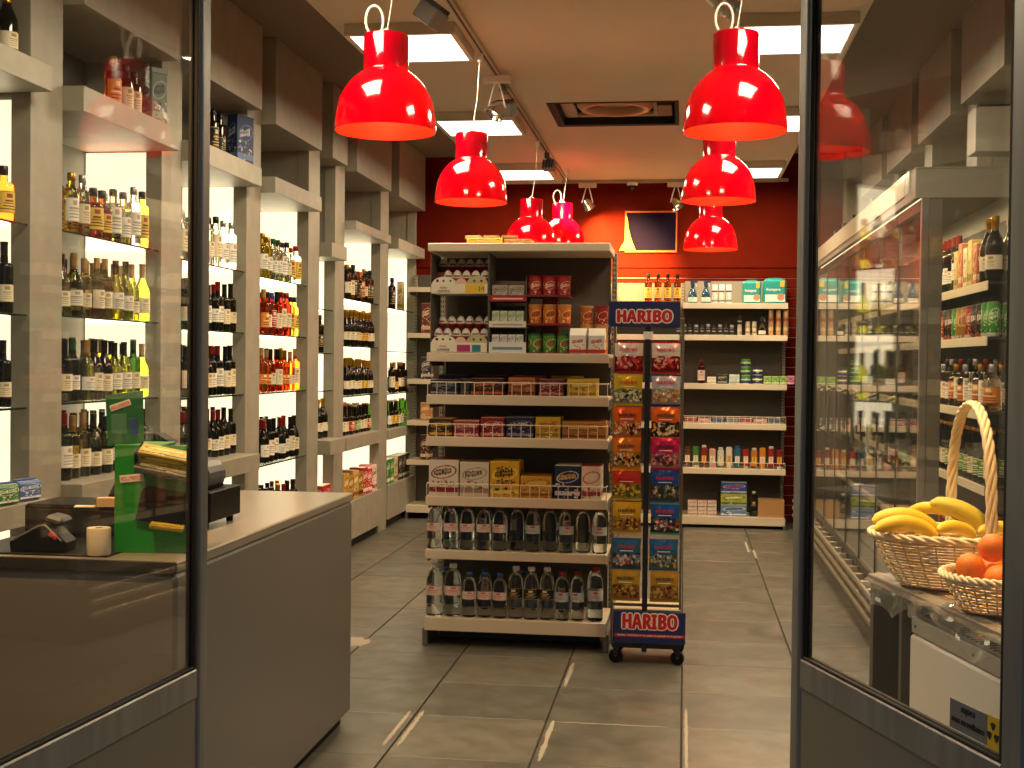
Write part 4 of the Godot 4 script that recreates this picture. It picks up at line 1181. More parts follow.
func build_candy_rack() -> void:
	var o := thing("sweets_rack", "narrow wheeled rack of hanging sweet bags with blue HARIBO signs".replace("HARIBO ", ""), "rack", Vector3(-0.18, 0, -6.8))
	var dark := mat("rack_black", "16141a", 0.45)
	slab("pole", Vector3(-0.026, 0.07, 0.012), Vector3(0.002, 1.9, 0.04), dark, o, 0.004)
	for x: float in [-0.19, 0.175]:
		slab("side_post", Vector3(x - 0.006, 0.09, -0.03), Vector3(x + 0.006, 1.85, -0.018), mat("rack_rail", "6f685c", 0.45, 0.3), o, 0.002)
	for y: float in [0.31, 1.84]:
		slab("cross_bar", Vector3(-0.19, y - 0.008, -0.03), Vector3(0.175, y + 0.008, -0.018), mat("rack_rail", ""), o, 0.002)
	slab("base_tray", Vector3(-0.185, 0.085, -0.33), Vector3(0.185, 0.115, 0.02), dark, o, 0.004)
	slab("base_deck", Vector3(-0.18, 0.115, -0.32), Vector3(0.18, 0.285, 0.0), mat("sign_blue", ""), o, 0.004)
	slab("deck_cover", Vector3(-0.178, 0.285, -0.32), Vector3(0.178, 0.29, 0.0), mat("deck_cream", "cdb88e", 0.5), o, 0.001)
	sign_board(o, "foot_sign", Vector3(0.018, 0.205, 0.05), 0.375, 0.17, true)
	sign_board(o, "head_sign", Vector3(-0.03, 1.868, 0.05), 0.375, 0.135, false)
	slab("price_card", Vector3(-0.035, 1.735, 0.041), Vector3(0.015, 1.775, 0.043), mat("white_plastic", ""), o, 0.0005)
	for x: float in [-0.165, 0.165]:
		for z: float in [0.0, -0.29]:
			part("caster", lathe([Vector2(0.008, -0.015), Vector2(0.032, -0.014), Vector2(0.036, -0.008), Vector2(0.036, 0.008), Vector2(0.032, 0.014), Vector2(0.008, 0.015)], 16), mat("black_plastic", ""), o, Vector3(x, 0.036, z), Vector3(PI / 2, 0, 0))
			slab("caster_fork", Vector3(x - 0.012, 0.04, z - 0.02), Vector3(x + 0.012, 0.088, z + 0.02), dark, o, 0.003)
	# bags: [row words, left print, right print]
	var bags := [
		[["red and white", "f0e2d8", ["b01c22", "c8202a", "d84a3c", "e8b0a0", "a01820"]], ["red and white", "f2e4dc", ["b81c20", "d02a24", "e05a40", "f0c0b0", "981418"]]],
		[["yellow-green", "d8c030", ["c8b028", "e8e8d8", "5a6a3a", "3a3a34", "c8d0a0"]], ["silver and blue", "c8c8d4", ["1c2f78", "c88a50", "e0b040", "a06a5a", "d8d0c8"]]],
		[["deep orange", "e8641c", ["d8541a", "f0e0d0", "3a2a28", "e0402a", "f0b050"]], ["bright orange", "ee6c1e", ["e05a1a", "2a2420", "f0ece0", "e8b030", "5a3a2c"]]],
		[["amber", "d87a1e", ["e07a1c", "f0e8d8", "2e2822", "c03020", "e0b040"]], ["magenta", "c41a5c", ["a8184e", "4a2a30", "d85a6a", "6a3a3c", "e8a0a8"]]],
		[["red and yellow", "cc3a20", ["d8b02c", "e8c030", "3a5a2a", "8a3a1c", "e0d060"]], ["royal blue", "1d4a9a", ["1a4088", "3a3a30", "6a7a5a", "c8c8c0", "504a44"]]],
		[["gold and black", "e0b024", ["d8a420", "7a3a14", "4a2410", "c8902c", "e0b850"]], ["blue with green top", "2258a8", ["3a9a7a", "e8ecf0", "d04a3a", "5a6a4a", "2a3a4a"]]],
		[["pale teal", "2f6c94", ["24507a", "7a8a94", "c8d0d4", "d05040", "4a5a64"]], ["deep teal", "2868a0", ["205a8c", "d0d4cc", "c8a060", "3a4a50", "7a8a80"]]],
		[["plain gold", "c89a28", ["b08420", "7a4a1c", "5a3214", "a8742c", "d0a84c"]], ["dull gold", "c4962a", ["a87e20", "744618", "583014", "a07030", "caa04a"]]],
	]
	var tops := [1.718, 1.545, 1.372, 1.208, 1.04, 0.865, 0.672, 0.505]
	for r in 8:
		for c in 2:
			var q: Array = bags[r][c]
			var x := -0.113 if c == 0 else 0.088
			var h := 0.168
			var g := thing("sweet_bag", "%s sweet bag, %s row from the top, %s column" % [q[0], ORD[r], ["left", "right"][c]], "bag", Vector3(-0.18 + x + rng.randf_range(-0.004, 0.004), tops[r] + 0.004 - h / 2, -6.765 + 0.004 * (r % 2)), rng.randf_range(-0.08, 0.08), "sweet bags hanging on the rack")
			var key := "bag%d%d" % [r, c]
			var bm := printed(key, 100 + r * 2 + c, q[1], q[2], "bag", 0.2)
			bm.metallic = 0.25
			var b := part("pouch", pillow(0.156, h, 0.022, r * 2 + c), bm, g)
			part("top_crimp", bbox(Vector3(0.154, 0.012, 0.003), 0.001), mat(key + "_crimp", q[2][0], 0.3), g, Vector3(0, h / 2 - 0.006, 0))
			text_part(b, "HARIBO", 0.092, 0.017, Vector3(0, h * 0.24, 0.0205), mat("lettering_red", "") if r in [0, 1, 4, 5, 6] and not (r == 5 and c == 0) else mat("lettering_black", ""), Vector3(-0.12, 0, 0), 0.0, "lettering", 0.001)
			slab("print_band", Vector3(-0.035, h * 0.10, 0.0212), Vector3(0.035, h * 0.125, 0.022), mat("lettering_white", ""), b, 0.0002)
			part("hook", tube([Vector3(0, h / 2 - 0.004, -0.03), Vector3(0, h / 2 - 0.004, 0.012), Vector3(0, h / 2 + 0.004, 0.016)], 0.0018, 6), mat("chrome", ""), g)

# ------------------------------------------------------------------ shelves on the back wall
func build_back_shelves() -> void:
	var o := thing("wall_shelving", "cream metal shelving with household goods against the red back wall", "shelving", Vector3(-0.02, 0, -12.54))
	shelf_unit(o, 1.01, 2.42, 0.44, [0.115, 0.584, 1.023, 1.412, 1.889, 2.2], 0.055, [0.0, 0.06, 0.07, 0.0, 0.0, 0.0])
	slab("base_plinth", Vector3(0.03, 0.005, -0.42), Vector3(0.98, 0.06, -0.06), mat("shelf_dark", ""), o, 0.002)
	slab("top_back", Vector3(0.02, 2.2, -0.44), Vector3(0.99, 2.44, -0.435), mat("top_back", "8f897b", 0.6), o, 0.001)
	var o2 := thing("wall_shelving", "cream metal shelving half hidden behind the gondola", "shelving", Vector3(-1.06, 0, -12.54))
	shelf_unit(o2, 1.01, 2.42, 0.44, [0.115, 0.584, 1.023, 1.412, 1.889, 2.2], 0.055, [0.0, 0.0, 0.0, 0.0, 0.0, 0.0])
	var o3 := thing("wall_shelving", "narrow grey shelving in the far left corner", "shelving", Vector3(-2.78, 0, -12.6))
	shelf_unit(o3, 1.02, 2.5, 0.4, [0.14, 0.6, 1.0, 1.42, 1.886, 2.35], 0.05, [0.0, 0.0, 0.0, 0.0, 0.0, 0.0])
	for q in [[1.886, "red and dark coffee pack", "6a2a20", 0.3], [1.886, "brown coffee pack", "503024", 0.2], [1.42, "dark blue pack", "24304a", 0.22], [1.0, "orange-lidded jar pack", "b8803a", 0.18], [0.6, "maroon pack", "4a1e1c", 0.25]]:
		carton("corner_pack", "%s on the %s shelf of the corner shelving" % [q[1], {1.886: "upper", 1.42: "middle", 1.0: "lower", 0.6: "bottom"}[q[0]]], Vector3(-2.59 + (0.12 if q[2] == "503024" else 0.0), q[0], -12.68), Vector3(0.11, q[3], 0.12), 0.0, "corner_%s" % q[2], q[2], ["c8b090", "e8d8b8"], "packs on the corner shelving")
	var g := "household goods on the back shelving"
	var z := -12.64
	# top: oil bottles, sprays, deodorants, nappy packs
	for k in 4:
		bottle("tall_spirit", "oil_bottle", "glass_amber", "foil_black", "label_yellow", Vector3(-0.36 + 0.095 * k, 2.2, z), 0.0, "black-capped oil bottle on top shelf, %s behind the sweets rack sign" % ORD[k], g, 0.95)
	for k in 2:
		spray_bottle(Vector3(0.075 + 0.13 * k, 2.2, z), "blue trigger spray bottle on top shelf, %s of two" % ["left", "right"][k], g)
	for k in 3:
		can("white spray can with blue band on top shelf, %s from left" % ORD[k], Vector3(0.29 + 0.068 * k, 2.2, z), 0.029, 0.185, "e8e6de", "e8e6de", ["2a4a8a", "e8e6de", "6a7a9a"], "can_white", g)
	nappy_pack(Vector3(0.645, 2.2, z), Vector3(0.18, 0.215, 0.14), "narrow teal nappy pack on top shelf", 0)
	nappy_pack(Vector3(0.865, 2.2, z), Vector3(0.22, 0.235, 0.15), "wide teal nappy pack on top shelf", 1)
	# second: dark small jars, sprays, tall tan bottles
	for k in 10:
		can("small dark jar on second shelf, %s from left" % ORD[k], Vector3(-0.06 + 0.058 * k, 1.889, z), 0.021, 0.10 + 0.004 * (k % 3), "1d1c1c", "b8b4ac" if k % 2 else "1d1c1c", ["6a6a6a", "b0aca0", "3a3a3a"], "jar_dark", g)
	can("black spray can with white cap band on second shelf", Vector3(0.535, 1.889, z), 0.022, 0.19, "c8c4ba", "151413", ["1a1a1a", "e0dcd0"], "can_black", g)
	for k in 2:
		can("white roll-on bottle on second shelf, %s of two" % ["left", "right"][k], Vector3(0.615 + 0.062 * k, 1.889, z), 0.023, 0.135, "e4ddcc", "e8e2d2", ["c8b890", "a89870"], "rollon", g)
	spray_bottle(Vector3(0.752, 1.889, z), "small clear spray bottle on second shelf", g, "glass_clear", 0.8)
	for k in 3:
		can("tall tan spray can with pink foot on second shelf, %s from left" % ORD[k], Vector3(0.84 + 0.072 * k - 0.004, 1.889, z), 0.025, 0.25, "c89a6a", "d8b890", ["b05a4a", "e0c8a0"], "can_tan", g)
	# third: mouthwash, small boxes, sponges
	bottle("spirit", "mouthwash_bottle", "glass_red", "foil_red", "label_pink", Vector3(0.17, 1.412, z), 0.0, "red mouthwash bottle on third shelf beside sweets rack", g, 0.85)
	for q in [["white", "e8e2d4", 0.27, 0.085, 0.065], ["black", "1e1c1b", 0.375, 0.1, 0.09], ["pale blue", "b8ccd8", 0.49, 0.1, 0.09]]:
		carton("soap_box", "small %s soap box on third shelf" % q[0], Vector3(q[2], 1.412, z), Vector3(q[3], q[4], 0.07), 0.0, "soap_%s" % q[1], q[1], ["8a8a8a", "c8b890", "5a6a7a"], g)
	for k in 3:
		can("dark blue tub with green lid on third shelf, %s in the stack" % ["bottom", "middle", "top"][k], Vector3(0.6, 1.412 + 0.082 * k, z), 0.05, 0.08, "1e2c58", "5a9a3a", ["8ac040", "e8ecd8"], "tub_cleaner", g)
	for k in 2:
		can("dark blue tub with pale label on third shelf, %s in the stack" % ["lower", "upper"][k], Vector3(0.715, 1.412 + 0.086 * k, z), 0.048, 0.084, "1b2650", "2a3a6a", ["e0d890", "c8d0e0"], "tub_cream", g)
	for k in 3:
		carton("sponge_pack", "flat green sponge pack on third shelf, %s from left" % ORD[k], Vector3(0.808 + 0.076 * k, 1.412, z), Vector3(0.072, 0.075, 0.07), 0.0, "sponge", "7aa84a", ["e8e8c0", "3a6a2a", "d84a4a"], g)
	carton("sponge_pack", "pink sponge pack at right end of third shelf", Vector3(1.032, 1.412, z + 0.01), Vector3(0.07, 0.08, 0.07), 0.0, "sponge_pink", "c05a8a", ["f0e8e0", "8a2a5a"], g)
	# fourth: flat tubes behind a low fence
	for k in 7:
		carton("tube_box", "flat toothpaste box on fourth shelf, %s from left" % ORD[k], Vector3(0.1 + 0.135 * k - 0.03, 1.023, z + 0.02), Vector3(0.125, 0.05, 0.05), 0.0, "tube%d" % (k % 4), ["8a2a2c", "c8b0a8", "2a3a5a", "5a5a60"][k % 4], [["e8d8d0", "c85a50"], ["a02c2c", "f0ece4"], ["c8d0e0", "6a80a8"], ["e0e0e0", "9aa0a8"]][k % 4], g)
	# fifth: shampoo and shower bottles
	var sh := [["brown", "6a4030"], ["green", "3f8a3a"], ["dark red", "8c2226"], ["pink", "d8a8a0"], ["white and green", "d8e0d0"], ["white", "e0dcd0"], ["teal", "2a6a8a"], ["red", "a8242a"], ["orange", "d07a24"], ["bright orange", "dc8a2a"], ["crimson", "9a1c28"], ["deep crimson", "8a1820"]]
	for k in sh.size():
		flacon(Vector3(0.055 + 0.081 * k - 0.01, 0.584, z), sh[k][1], "%s shower bottle on fifth shelf" % sh[k][0], k, g)
	# bottom: cartons
	for r in 2:
		for k in 3:
			carton("tissue_box", "white tissue box on bottom shelf, %s from left, %s layer" % [ORD[k], ["lower", "upper"][r]], Vector3(0.1 + 0.095 * k, 0.115 + 0.075 * r, z), Vector3(0.088, 0.072, 0.11), 0.0, "tissue", "dcd6c8", ["b05a5a", "8a8a90", "c8c0b0"], g)
	for k in 3:
		carton("wipe_pack", "%s wipe pack on bottom shelf, %s of the pile" % [["blue and white", "green and yellow", "dark blue"][k], ["bottom", "middle", "top"][k]], Vector3(0.5, 0.115 + 0.11 * k, z), Vector3(0.25, 0.108, 0.13), 0.0, "wipe%d" % k, ["6a8ab8", "a8b04a", "2a4a90"][k], [["e8ecf0", "2a4a90"], ["2a6a3a", "f0ecc0"], ["b8c8e0", "c83a6a"]][k], g)
	bottle("water", "cleaner_bottle", "glass_water", "foil_white", "label_black", Vector3(0.695, 0.115, z), 0.0, "clear bottle with black label beside the open cardboard box", g, 1.0)
	var bx := thing("cardboard_box", "plain brown open cardboard box on bottom shelf", "box", Vector3(0.86, 0.115, z - 0.02))
	for q in [["side", Vector3(-0.125, 0, -0.1), Vector3(-0.12, 0.17, 0.1)], ["side", Vector3(0.12, 0, -0.1), Vector3(0.125, 0.17, 0.1)], ["front", Vector3(-0.12, 0, 0.095), Vector3(0.12, 0.17, 0.1)], ["back", Vector3(-0.12, 0, -0.1), Vector3(0.12, 0.17, -0.095)], ["bottom", Vector3(-0.12, 0, -0.095), Vector3(0.12, 0.005, 0.095)]]:
		slab(q[0], q[1], q[2], mat("cardboard", ""), bx, 0.001)
	# picture on the red wall
	var pic := thing("framed_picture", "dark violet picture in an orange frame on the red wall", "picture", Vector3(-0.355, 2.95, -13.09))
	slab("canvas", Vector3(-0.235, -0.19, 0.0), Vector3(0.255, 0.2, 0.012), mat("picture_dark", "1d1628", 0.8), pic, 0.001)
	for q in [[Vector3(-0.265, 0.195, 0), Vector3(0.27, 0.212, 0.022)], [Vector3(-0.265, -0.212, 0), Vector3(0.27, -0.19, 0.022)], [Vector3(0.253, -0.19, 0), Vector3(0.27, 0.195, 0.022)], [Vector3(-0.265, -0.19, 0), Vector3(-0.248, 0.195, 0.022)]]:
		slab("frame_bar", q[0], q[1], mat("frame_orange", "d8641c", 0.5), pic, 0.003)
	mat("picture_dark", "").metallic_specular = 0.1
	var pts := PackedVector2Array([Vector2(-0.25, 0.17)])
	for i in 9:
		var t := i / 8.0
		pts.append(Vector2(-0.235 + 0.015 * t + 0.07 * t * t, 0.12 - 0.31 * t))
	pts.append(Vector2(-0.32, -0.19))
	pts.append(Vector2(-0.265, -0.1))
	part("yellow_shape", plate(pts, 0.004), mat("picture_yellow", "f0c818", 0.5), pic, Vector3(0, 0, 0.026))

func can(label: String, at: Vector3, r: float, h: float, base: String, top: String, inks: Array, key: String, group: String) -> void:
	var o := thing("can" if h > 0.09 else "tub", label, "can", at, 0.0, group)
	part("body", lathe([Vector2(0, 0.001), Vector2(r * 0.9, 0), Vector2(r, 0.004), Vector2(r, h * 0.72), Vector2(r * 0.94, h * 0.76)], 15, -0.5, TAU - 0.5, 3), printed(key, hash(key) % 400, base, inks, "stripes"), o)
	part("lid", lathe([Vector2(r * 0.9, h * 0.75), Vector2(r * 0.92, h * 0.97), Vector2(r * 0.8, h), Vector2(0, h)], 14), mat("lid_" + top, top, 0.4), o)

func spray_bottle(at: Vector3, label: String, group: String, glass := "glass_blue", sc := 1.0) -> void:
	var o := thing("spray_bottle", label, "bottle", at, 0.0, group)
	o.scale = Vector3.ONE * sc
	part("bottle_body", lathe([Vector2(0, 0.001), Vector2(0.04, 0), Vector2(0.046, 0.006), Vector2(0.046, 0.06), Vector2(0.04, 0.1), Vector2(0.024, 0.135), Vector2(0.014, 0.15), Vector2(0.014, 0.165), Vector2(0, 0.165)], 16), mat(glass, ""), o)
	part("front_label", lathe([Vector2(0.0468, 0.015), Vector2(0.0468, 0.058)], 10, -1.2, 1.2), mat("label_white", ""), o)
	part("collar", lathe([Vector2(0.017, 0.155), Vector2(0.018, 0.158), Vector2(0.018, 0.178), Vector2(0, 0.178)], 14), mat("spray_head", "22304e", 0.4), o)
	part("trigger_head", plate(PackedVector2Array([Vector2(-0.02, 0.175), Vector2(0.014, 0.175), Vector2(0.016, 0.2), Vector2(0.048, 0.205), Vector2(0.048, 0.222), Vector2(-0.024, 0.225)]), 0.026), mat("spray_head", ""), o)
	part("trigger", plate(PackedVector2Array([Vector2(0.02, 0.2), Vector2(0.027, 0.2), Vector2(0.04, 0.168), Vector2(0.033, 0.166)]), 0.012), mat("white_plastic", ""), o)

func nappy_pack(at: Vector3, s: Vector3, label: String, n: int) -> void:
	var o := thing("nappy_pack", label, "pack", at, 0.0, "nappy packs on the top shelf")
	part("wrap", bbox(s, 0.02), mat("nappy_teal", "1f9a94", 0.35), o, Vector3(0, s.y / 2, 0))
	slab("white_window", Vector3(-s.x * 0.42, 0.015, s.z / 2), Vector3(s.x * 0.44, s.y * 0.36, s.z / 2 + 0.002), mat("lettering_white", ""), o, 0.001)
	slab("yellow_corner", Vector3(s.x * 0.22, s.y * 0.68, s.z / 2), Vector3(s.x * 0.42, s.y * 0.93, s.z / 2 + 0.002), mat("print_yellow", ""), o, 0.001)
	part("face_print", lathe([Vector2(s.y * 0.15, 0), Vector2(0, 0.001)], 14), mat("print_skin", "c98a68", 0.6), o, Vector3(s.x * 0.26, s.y * 0.26, s.z / 2 + 0.002), Vector3(PI / 2, 0, 0))
	text_part(o, "Pampers", s.x * 0.6, 0.035, Vector3(-0.012, s.y * 0.55, s.z / 2 + 0.0006), mat("lettering_white", ""), Vector3.ZERO, 0.0, "lettering", 0.001)
	part("carry_handle", tube([Vector3(-s.x * 0.3, s.y, 0), Vector3(-s.x * 0.2, s.y + 0.012, 0), Vector3(s.x * 0.2, s.y + 0.012, 0), Vector3(s.x * 0.3, s.y, 0)], 0.005, 6), mat("nappy_teal", ""), o)

func flacon(at: Vector3, col: String, label: String, k: int, group: String) -> void:
	var o := thing("shower_bottle", label, "bottle", at, 0.0, group)
	var h := 0.16 + 0.018 * ((k * 7) % 4) / 2.0
	var m := mat("flacon_" + col, col, 0.35)
	part("bottle_body", bbox(Vector3(0.062, h, 0.036), 0.012), m, o, Vector3(0, h / 2 + 0.02, 0))
	part("cap", bbox(Vector3(0.044, 0.024, 0.028), 0.005), mat("flacon_cap", "d8d0c4", 0.4) if k % 3 else m, o, Vector3(0, 0.012 if k % 2 else h + 0.03, 0))
	slab("paper_label", Vector3(-0.022, 0.05, 0.018), Vector3(0.022, 0.12, 0.0186), mat(["label_white", "label_cream", "label_yellow"][k % 3], ""), o, 0.0002)
	if k % 2:
		o.position.y += 0.0

# ------------------------------------------------------------------ right wall and cooler
func build_cooler() -> void:
	var cab := mat("cabinet", "")
	var zs := [[-7.0, -8.05], [-8.365, -9.48], [-9.76, -10.9], [-11.18, -12.4]]
	for i in zs.size():
		var b := thing("wall_box", "grey upper wall box above the cooler, %s from the door" % ORD[i], "cabinet", Vector3(1.65, 3.2, zs[i][1]), 0.0, "upper boxes on the right wall")
		var L: float = zs[i][0] - zs[i][1]
		slab("front_panel", Vector3(0.0, 0.0, 0.0), Vector3(0.018, 0.535, L), cab, b, 0.001)
		slab("box_body", Vector3(0.018, 0.0, 0.0), Vector3(0.72, 0.535, L), cab, b, 0.001)
		var p := thing("cabinet_pier", "grey pier on the right wall behind the cooler, %s from the door" % ORD[i], "pier", Vector3(1.75, 0, zs[i][1] - 0.29), 0.0, "piers on the right wall")
		slab("front_post", Vector3(0, 0, 0), Vector3(0.09, 3.735, 0.285), cab, p, 0.002)
		slab("core", Vector3(0.09, 0, 0.004), Vector3(0.6, 3.735, 0.28), cab, p, 0.0)
	var hb := thing("shelf_block", "short pale shelf block under the first upper wall box", "shelf", Vector3(1.65, 2.85, -7.84))
	slab("block", Vector3(0, 0, 0), Vector3(0.72, 0.26, 0.2), cab, hb, 0.003)
	slab("wall_cleat", Vector3(0.68, -0.05, 0.02), Vector3(0.73, 0.0, 0.18), mat("grey_metal", ""), hb, 0.002)
	var o := thing("drinks_cooler", "long glass-door drinks cooler along the right wall", "cooler", Vector3(1.11, 0, -6.25))
	var gm := mat("grey_metal", "")
	var dk := mat("cooler_inside", "1b1916", 0.6)
	var Z := -6.15
	for q in [["cornice_front", Vector3(-0.03, 2.407, Z), Vector3(0.0, 2.545, -0.02)], ["cornice_end", Vector3(-0.03, 2.407, -0.02), Vector3(0.64, 2.545, 0.0)], ["cornice_back", Vector3(0.62, 2.407, Z), Vector3(0.64, 2.545, -0.02)], ["cornice_top", Vector3(-0.03, 2.545, Z), Vector3(0.64, 2.555, 0.0)]]:
		slab(q[0], q[1], q[2], mat("cornice", "8b887c", 0.4), o, 0.003)
	slab("cornice_film", Vector3(-0.036, 2.45, Z), Vector3(-0.031, 2.56, -0.15), mat("film_cream", "e2d9bd", 0.18), o, 0.001)
	part("crumpled_film", tube([Vector3(-0.03, 2.56, -0.12), Vector3(-0.036, 2.5, -0.13), Vector3(-0.045, 2.44, -0.12), Vector3(-0.034, 2.4, -0.14)], [0.018, 0.024, 0.016, 0.01], 7), mat("film", ""), o)
	slab("back_panel", Vector3(0.615, 0.1, Z), Vector3(0.63, 2.407, 0.0), dk, o, 0.0)
	slab("far_end", Vector3(0.0, 0.1, Z), Vector3(0.62, 2.545, Z + 0.03), gm, o, 0.001)
	slab("base", Vector3(0.02, 0.0, Z), Vector3(0.62, 0.33, 0.0), gm, o, 0.004)
	slab("corner_post", Vector3(0.0, 0.33, -0.03), Vector3(0.035, 2.407, 0.0), mat("aluminium", ""), o, 0.003)
	slab("end_frame", Vector3(0.035, 0.33, -0.022), Vector3(0.1, 2.407, -0.006), mat("end_frame", "6d6a5e", 0.4, 0.2), o, 0.002)
	slab("end_glass", Vector3(0.1, 0.33, -0.016), Vector3(0.62, 2.407, -0.010), mat("cooler_glass", ""), o, 0.0)
	for y: float in [0.165, 0.235, 0.305]:
		slab("guard_rail", Vector3(-0.065, y - 0.016, Z), Vector3(-0.045, y + 0.016, 0.0), mat("rail_metal", "b3a994", 0.35, 0.5), o, 0.006)
	for k in 22:
		slab("guard_peg", Vector3(-0.05, 0.15, -0.15 - 0.28 * k), Vector3(0.02, 0.32, -0.13 - 0.28 * k), mat("rail_metal", ""), o, 0.004)
	for i in 9:
		var z0 := -0.03 - 0.68 * i
		var d := slab("door", Vector3(0.0, 0.335, z0 - 0.67), Vector3(0.028, 0.375, z0), mat("door_frame", "4f4c45", 0.35, 0.5), o, 0.003)
		for q in [[Vector3(0.0, 2.35, z0 - 0.67), Vector3(0.028, 2.405, z0)], [Vector3(0.008, 0.375, z0 - 0.008), Vector3(0.022, 2.35, z0)], [Vector3(0.008, 0.375, z0 - 0.67), Vector3(0.022, 2.35, z0 - 0.662)]]:
			slab("door_frame", q[0], q[1], mat("door_frame", ""), d, 0.003).position -= d.position
		slab("pane", Vector3(0.011, 0.375, z0 - 0.662), Vector3(0.017, 2.35, z0 - 0.008), mat("cooler_glass", ""), d, 0.0).position -= d.position
		var hz := z0 - 0.64
		part("handle", tube([Vector3(0.0, 1.08, hz), Vector3(-0.045, 1.1, hz), Vector3(-0.045, 1.42, hz), Vector3(0.0, 1.44, hz)], 0.011, 8), mat("handle_metal", "5c5850", 0.35, 0.5), d).position -= d.position
	var ys := [0.62, 1.035, 1.395, 1.755, 2.02]
	for k in ys.size():
		var y: float = ys[k]
		var s := slab("shelf", Vector3(0.325, y - 0.016, Z + 0.04), Vector3(0.62, y - 0.002, -0.06), mat("shelf_dark", ""), o, 0.001)
		slab("price_strip", Vector3(0.318, y - 0.045, Z + 0.04), Vector3(0.324, y, -0.06), mat("strip_cream", "e4d8b8", 0.4), s, 0.001).position -= s.position
	for y: float in [2.51]:
		slab("led_tube", Vector3(0.16, y, Z + 0.1), Vector3(0.19, y + 0.02, -0.1), mat("led", ""), o, 0.004)
		area_light("led_light", Vector3(0.175, y - 0.006, -1.6), Vector2(0.03, 2.9), Vector3(0, -1, 0), 2.4, Color(1.0, 0.88, 0.66), o)
		area_light("led_light", Vector3(0.175, y - 0.006, -4.6), Vector2(0.03, 2.9), Vector3(0, -1, 0), 2.4, Color(1.0, 0.88, 0.66), o)
	# what stands in it, nearest the end pane first
	var g := "drinks in the glass-door cooler"
	var rows := [1.475, 1.575]
	for r in 2:
		for k in 14:
			var z := -6.37 - 0.115 * k
			if r == 1 and k > 5:
				continue
			var wh := "%s from the end pane, %s row of the cooler" % [ORD[k], ["front", "rear"][r]]
			var t := -PI / 2 + 0.7 + rng.randf_range(-0.3, 0.3)
			var at := Vector3(rows[r], 0, z)
			if k < 2:
				bottle("champagne", "champagne_bottle", "glass_dark", "foil_gold", "label_cream", at + Vector3(0, 2.02, 0), t, "gold-necked champagne bottle, top shelf, " + wh, g)
			elif k < 7:
				carton("spirit_box", "cream drinks carton, top shelf, " + wh, at + Vector3(0, 2.02, 0), Vector3(0.085, 0.2 + 0.03 * (k % 2), 0.085), -PI / 2, "coolbox%d" % (k % 3), ["d8c070", "e8dcb0", "c06a40"][k % 3], [["8a6a20", "f0e8c0"], ["a08040", "6a5a30"], ["f0d8b0", "6a2a1c"]][k % 3], g)
			else:
				bottle("bordeaux", "wine_bottle", "glass_dark", "foil_red", "label_white", at + Vector3(0, 2.02, 0), t, "dark wine bottle, top shelf, " + wh, g)
			var cc: Array = [["green", "3f9a34", ["e8ecd0", "f0f0e0", "1f5a1c"]], ["green", "3f9a34", ["e8ecd0", "f0f0e0", "1f5a1c"]], ["black", "22201e", ["c83a3a", "e8e0d0", "8a1c1c"]], ["black", "22201e", ["c83a3a", "e8e0d0", "8a1c1c"]], ["red", "b8261e", ["f0e8d8", "f0d8b0", "7a1410"]], ["gold", "c08a2c", ["f0e0b0", "8a2a14", "5a3a10"]]][mini(k, 5) if k < 7 else k % 6]
			var cn := thing("drink_can", "%s tall drink can, second shelf, %s" % [cc[0], wh], "can", at + Vector3(0, 1.755, 0), t, g)
			part("can_body", lathe([Vector2(0, 0.001), Vector2(0.026, 0), Vector2(0.033, 0.008), Vector2(0.033, 0.15), Vector2(0.027, 0.164)], 18, -0.5, TAU - 0.5, 3), printed("drink_" + cc[0], hash(cc[0]) % 300, cc[1], cc[2], "pack"), cn)
			part("can_lid", lathe([Vector2(0.027, 0.164), Vector2(0.027, 0.168), Vector2(0.024, 0.165), Vector2(0, 0.165)], 16), mat("aluminium", ""), cn)
			var sp: Array = [["flask", "glass_clear", "foil_silver", "label_orange"], ["spirit", "glass_clear", "foil_red", "label_cream"], ["flask", "glass_amber", "foil_gold", "label_orange"], ["spirit", "glass_clear", "foil_silver", "label_white"], ["spirit", "glass_brown", "foil_black", "label_cream"]][k % 5]
			bottle(sp[0], "spirit_bottle", sp[1], sp[2], sp[3], at + Vector3(0, 1.395, 0), t, "small spirit bottle, third shelf, " + wh, g, 0.92)
			bottle("beer", "beer_bottle", "glass_green" if k % 3 else "glass_brown", "foil_gold" if k % 2 else "foil_tan", "label_green" if k % 3 else "label_cream", at + Vector3(0, 1.035, 0), t, "small beer bottle, fourth shelf, " + wh, g, 1.12)
			if k % 2 == 0:
				carton("snack_carton", "%s drinks carton, lowest shelf, %s" % [["cream", "orange"][(k / 2) % 2], wh], at + Vector3(0.02, 0.62, 0), Vector3(0.1, 0.22, 0.08), -PI / 2, "lowbox%d" % ((k / 2) % 2), ["d8c8a0", "c8602c"][(k / 2) % 2], ["8a2a20", "f0e8d0"], g)
	# packs lying on top of the far cooler end
	for k in 3:
		carton("dark_block", "small black block on top of the cooler, %s in line" % ORD[k], Vector3(1.16, 2.556, -8.9 - 0.5 * k), Vector3(0.08, 0.07, 0.08), 0.0, "darkblock", "1c1a18", ["3a3836", "2a2826"], "black blocks on the cooler")

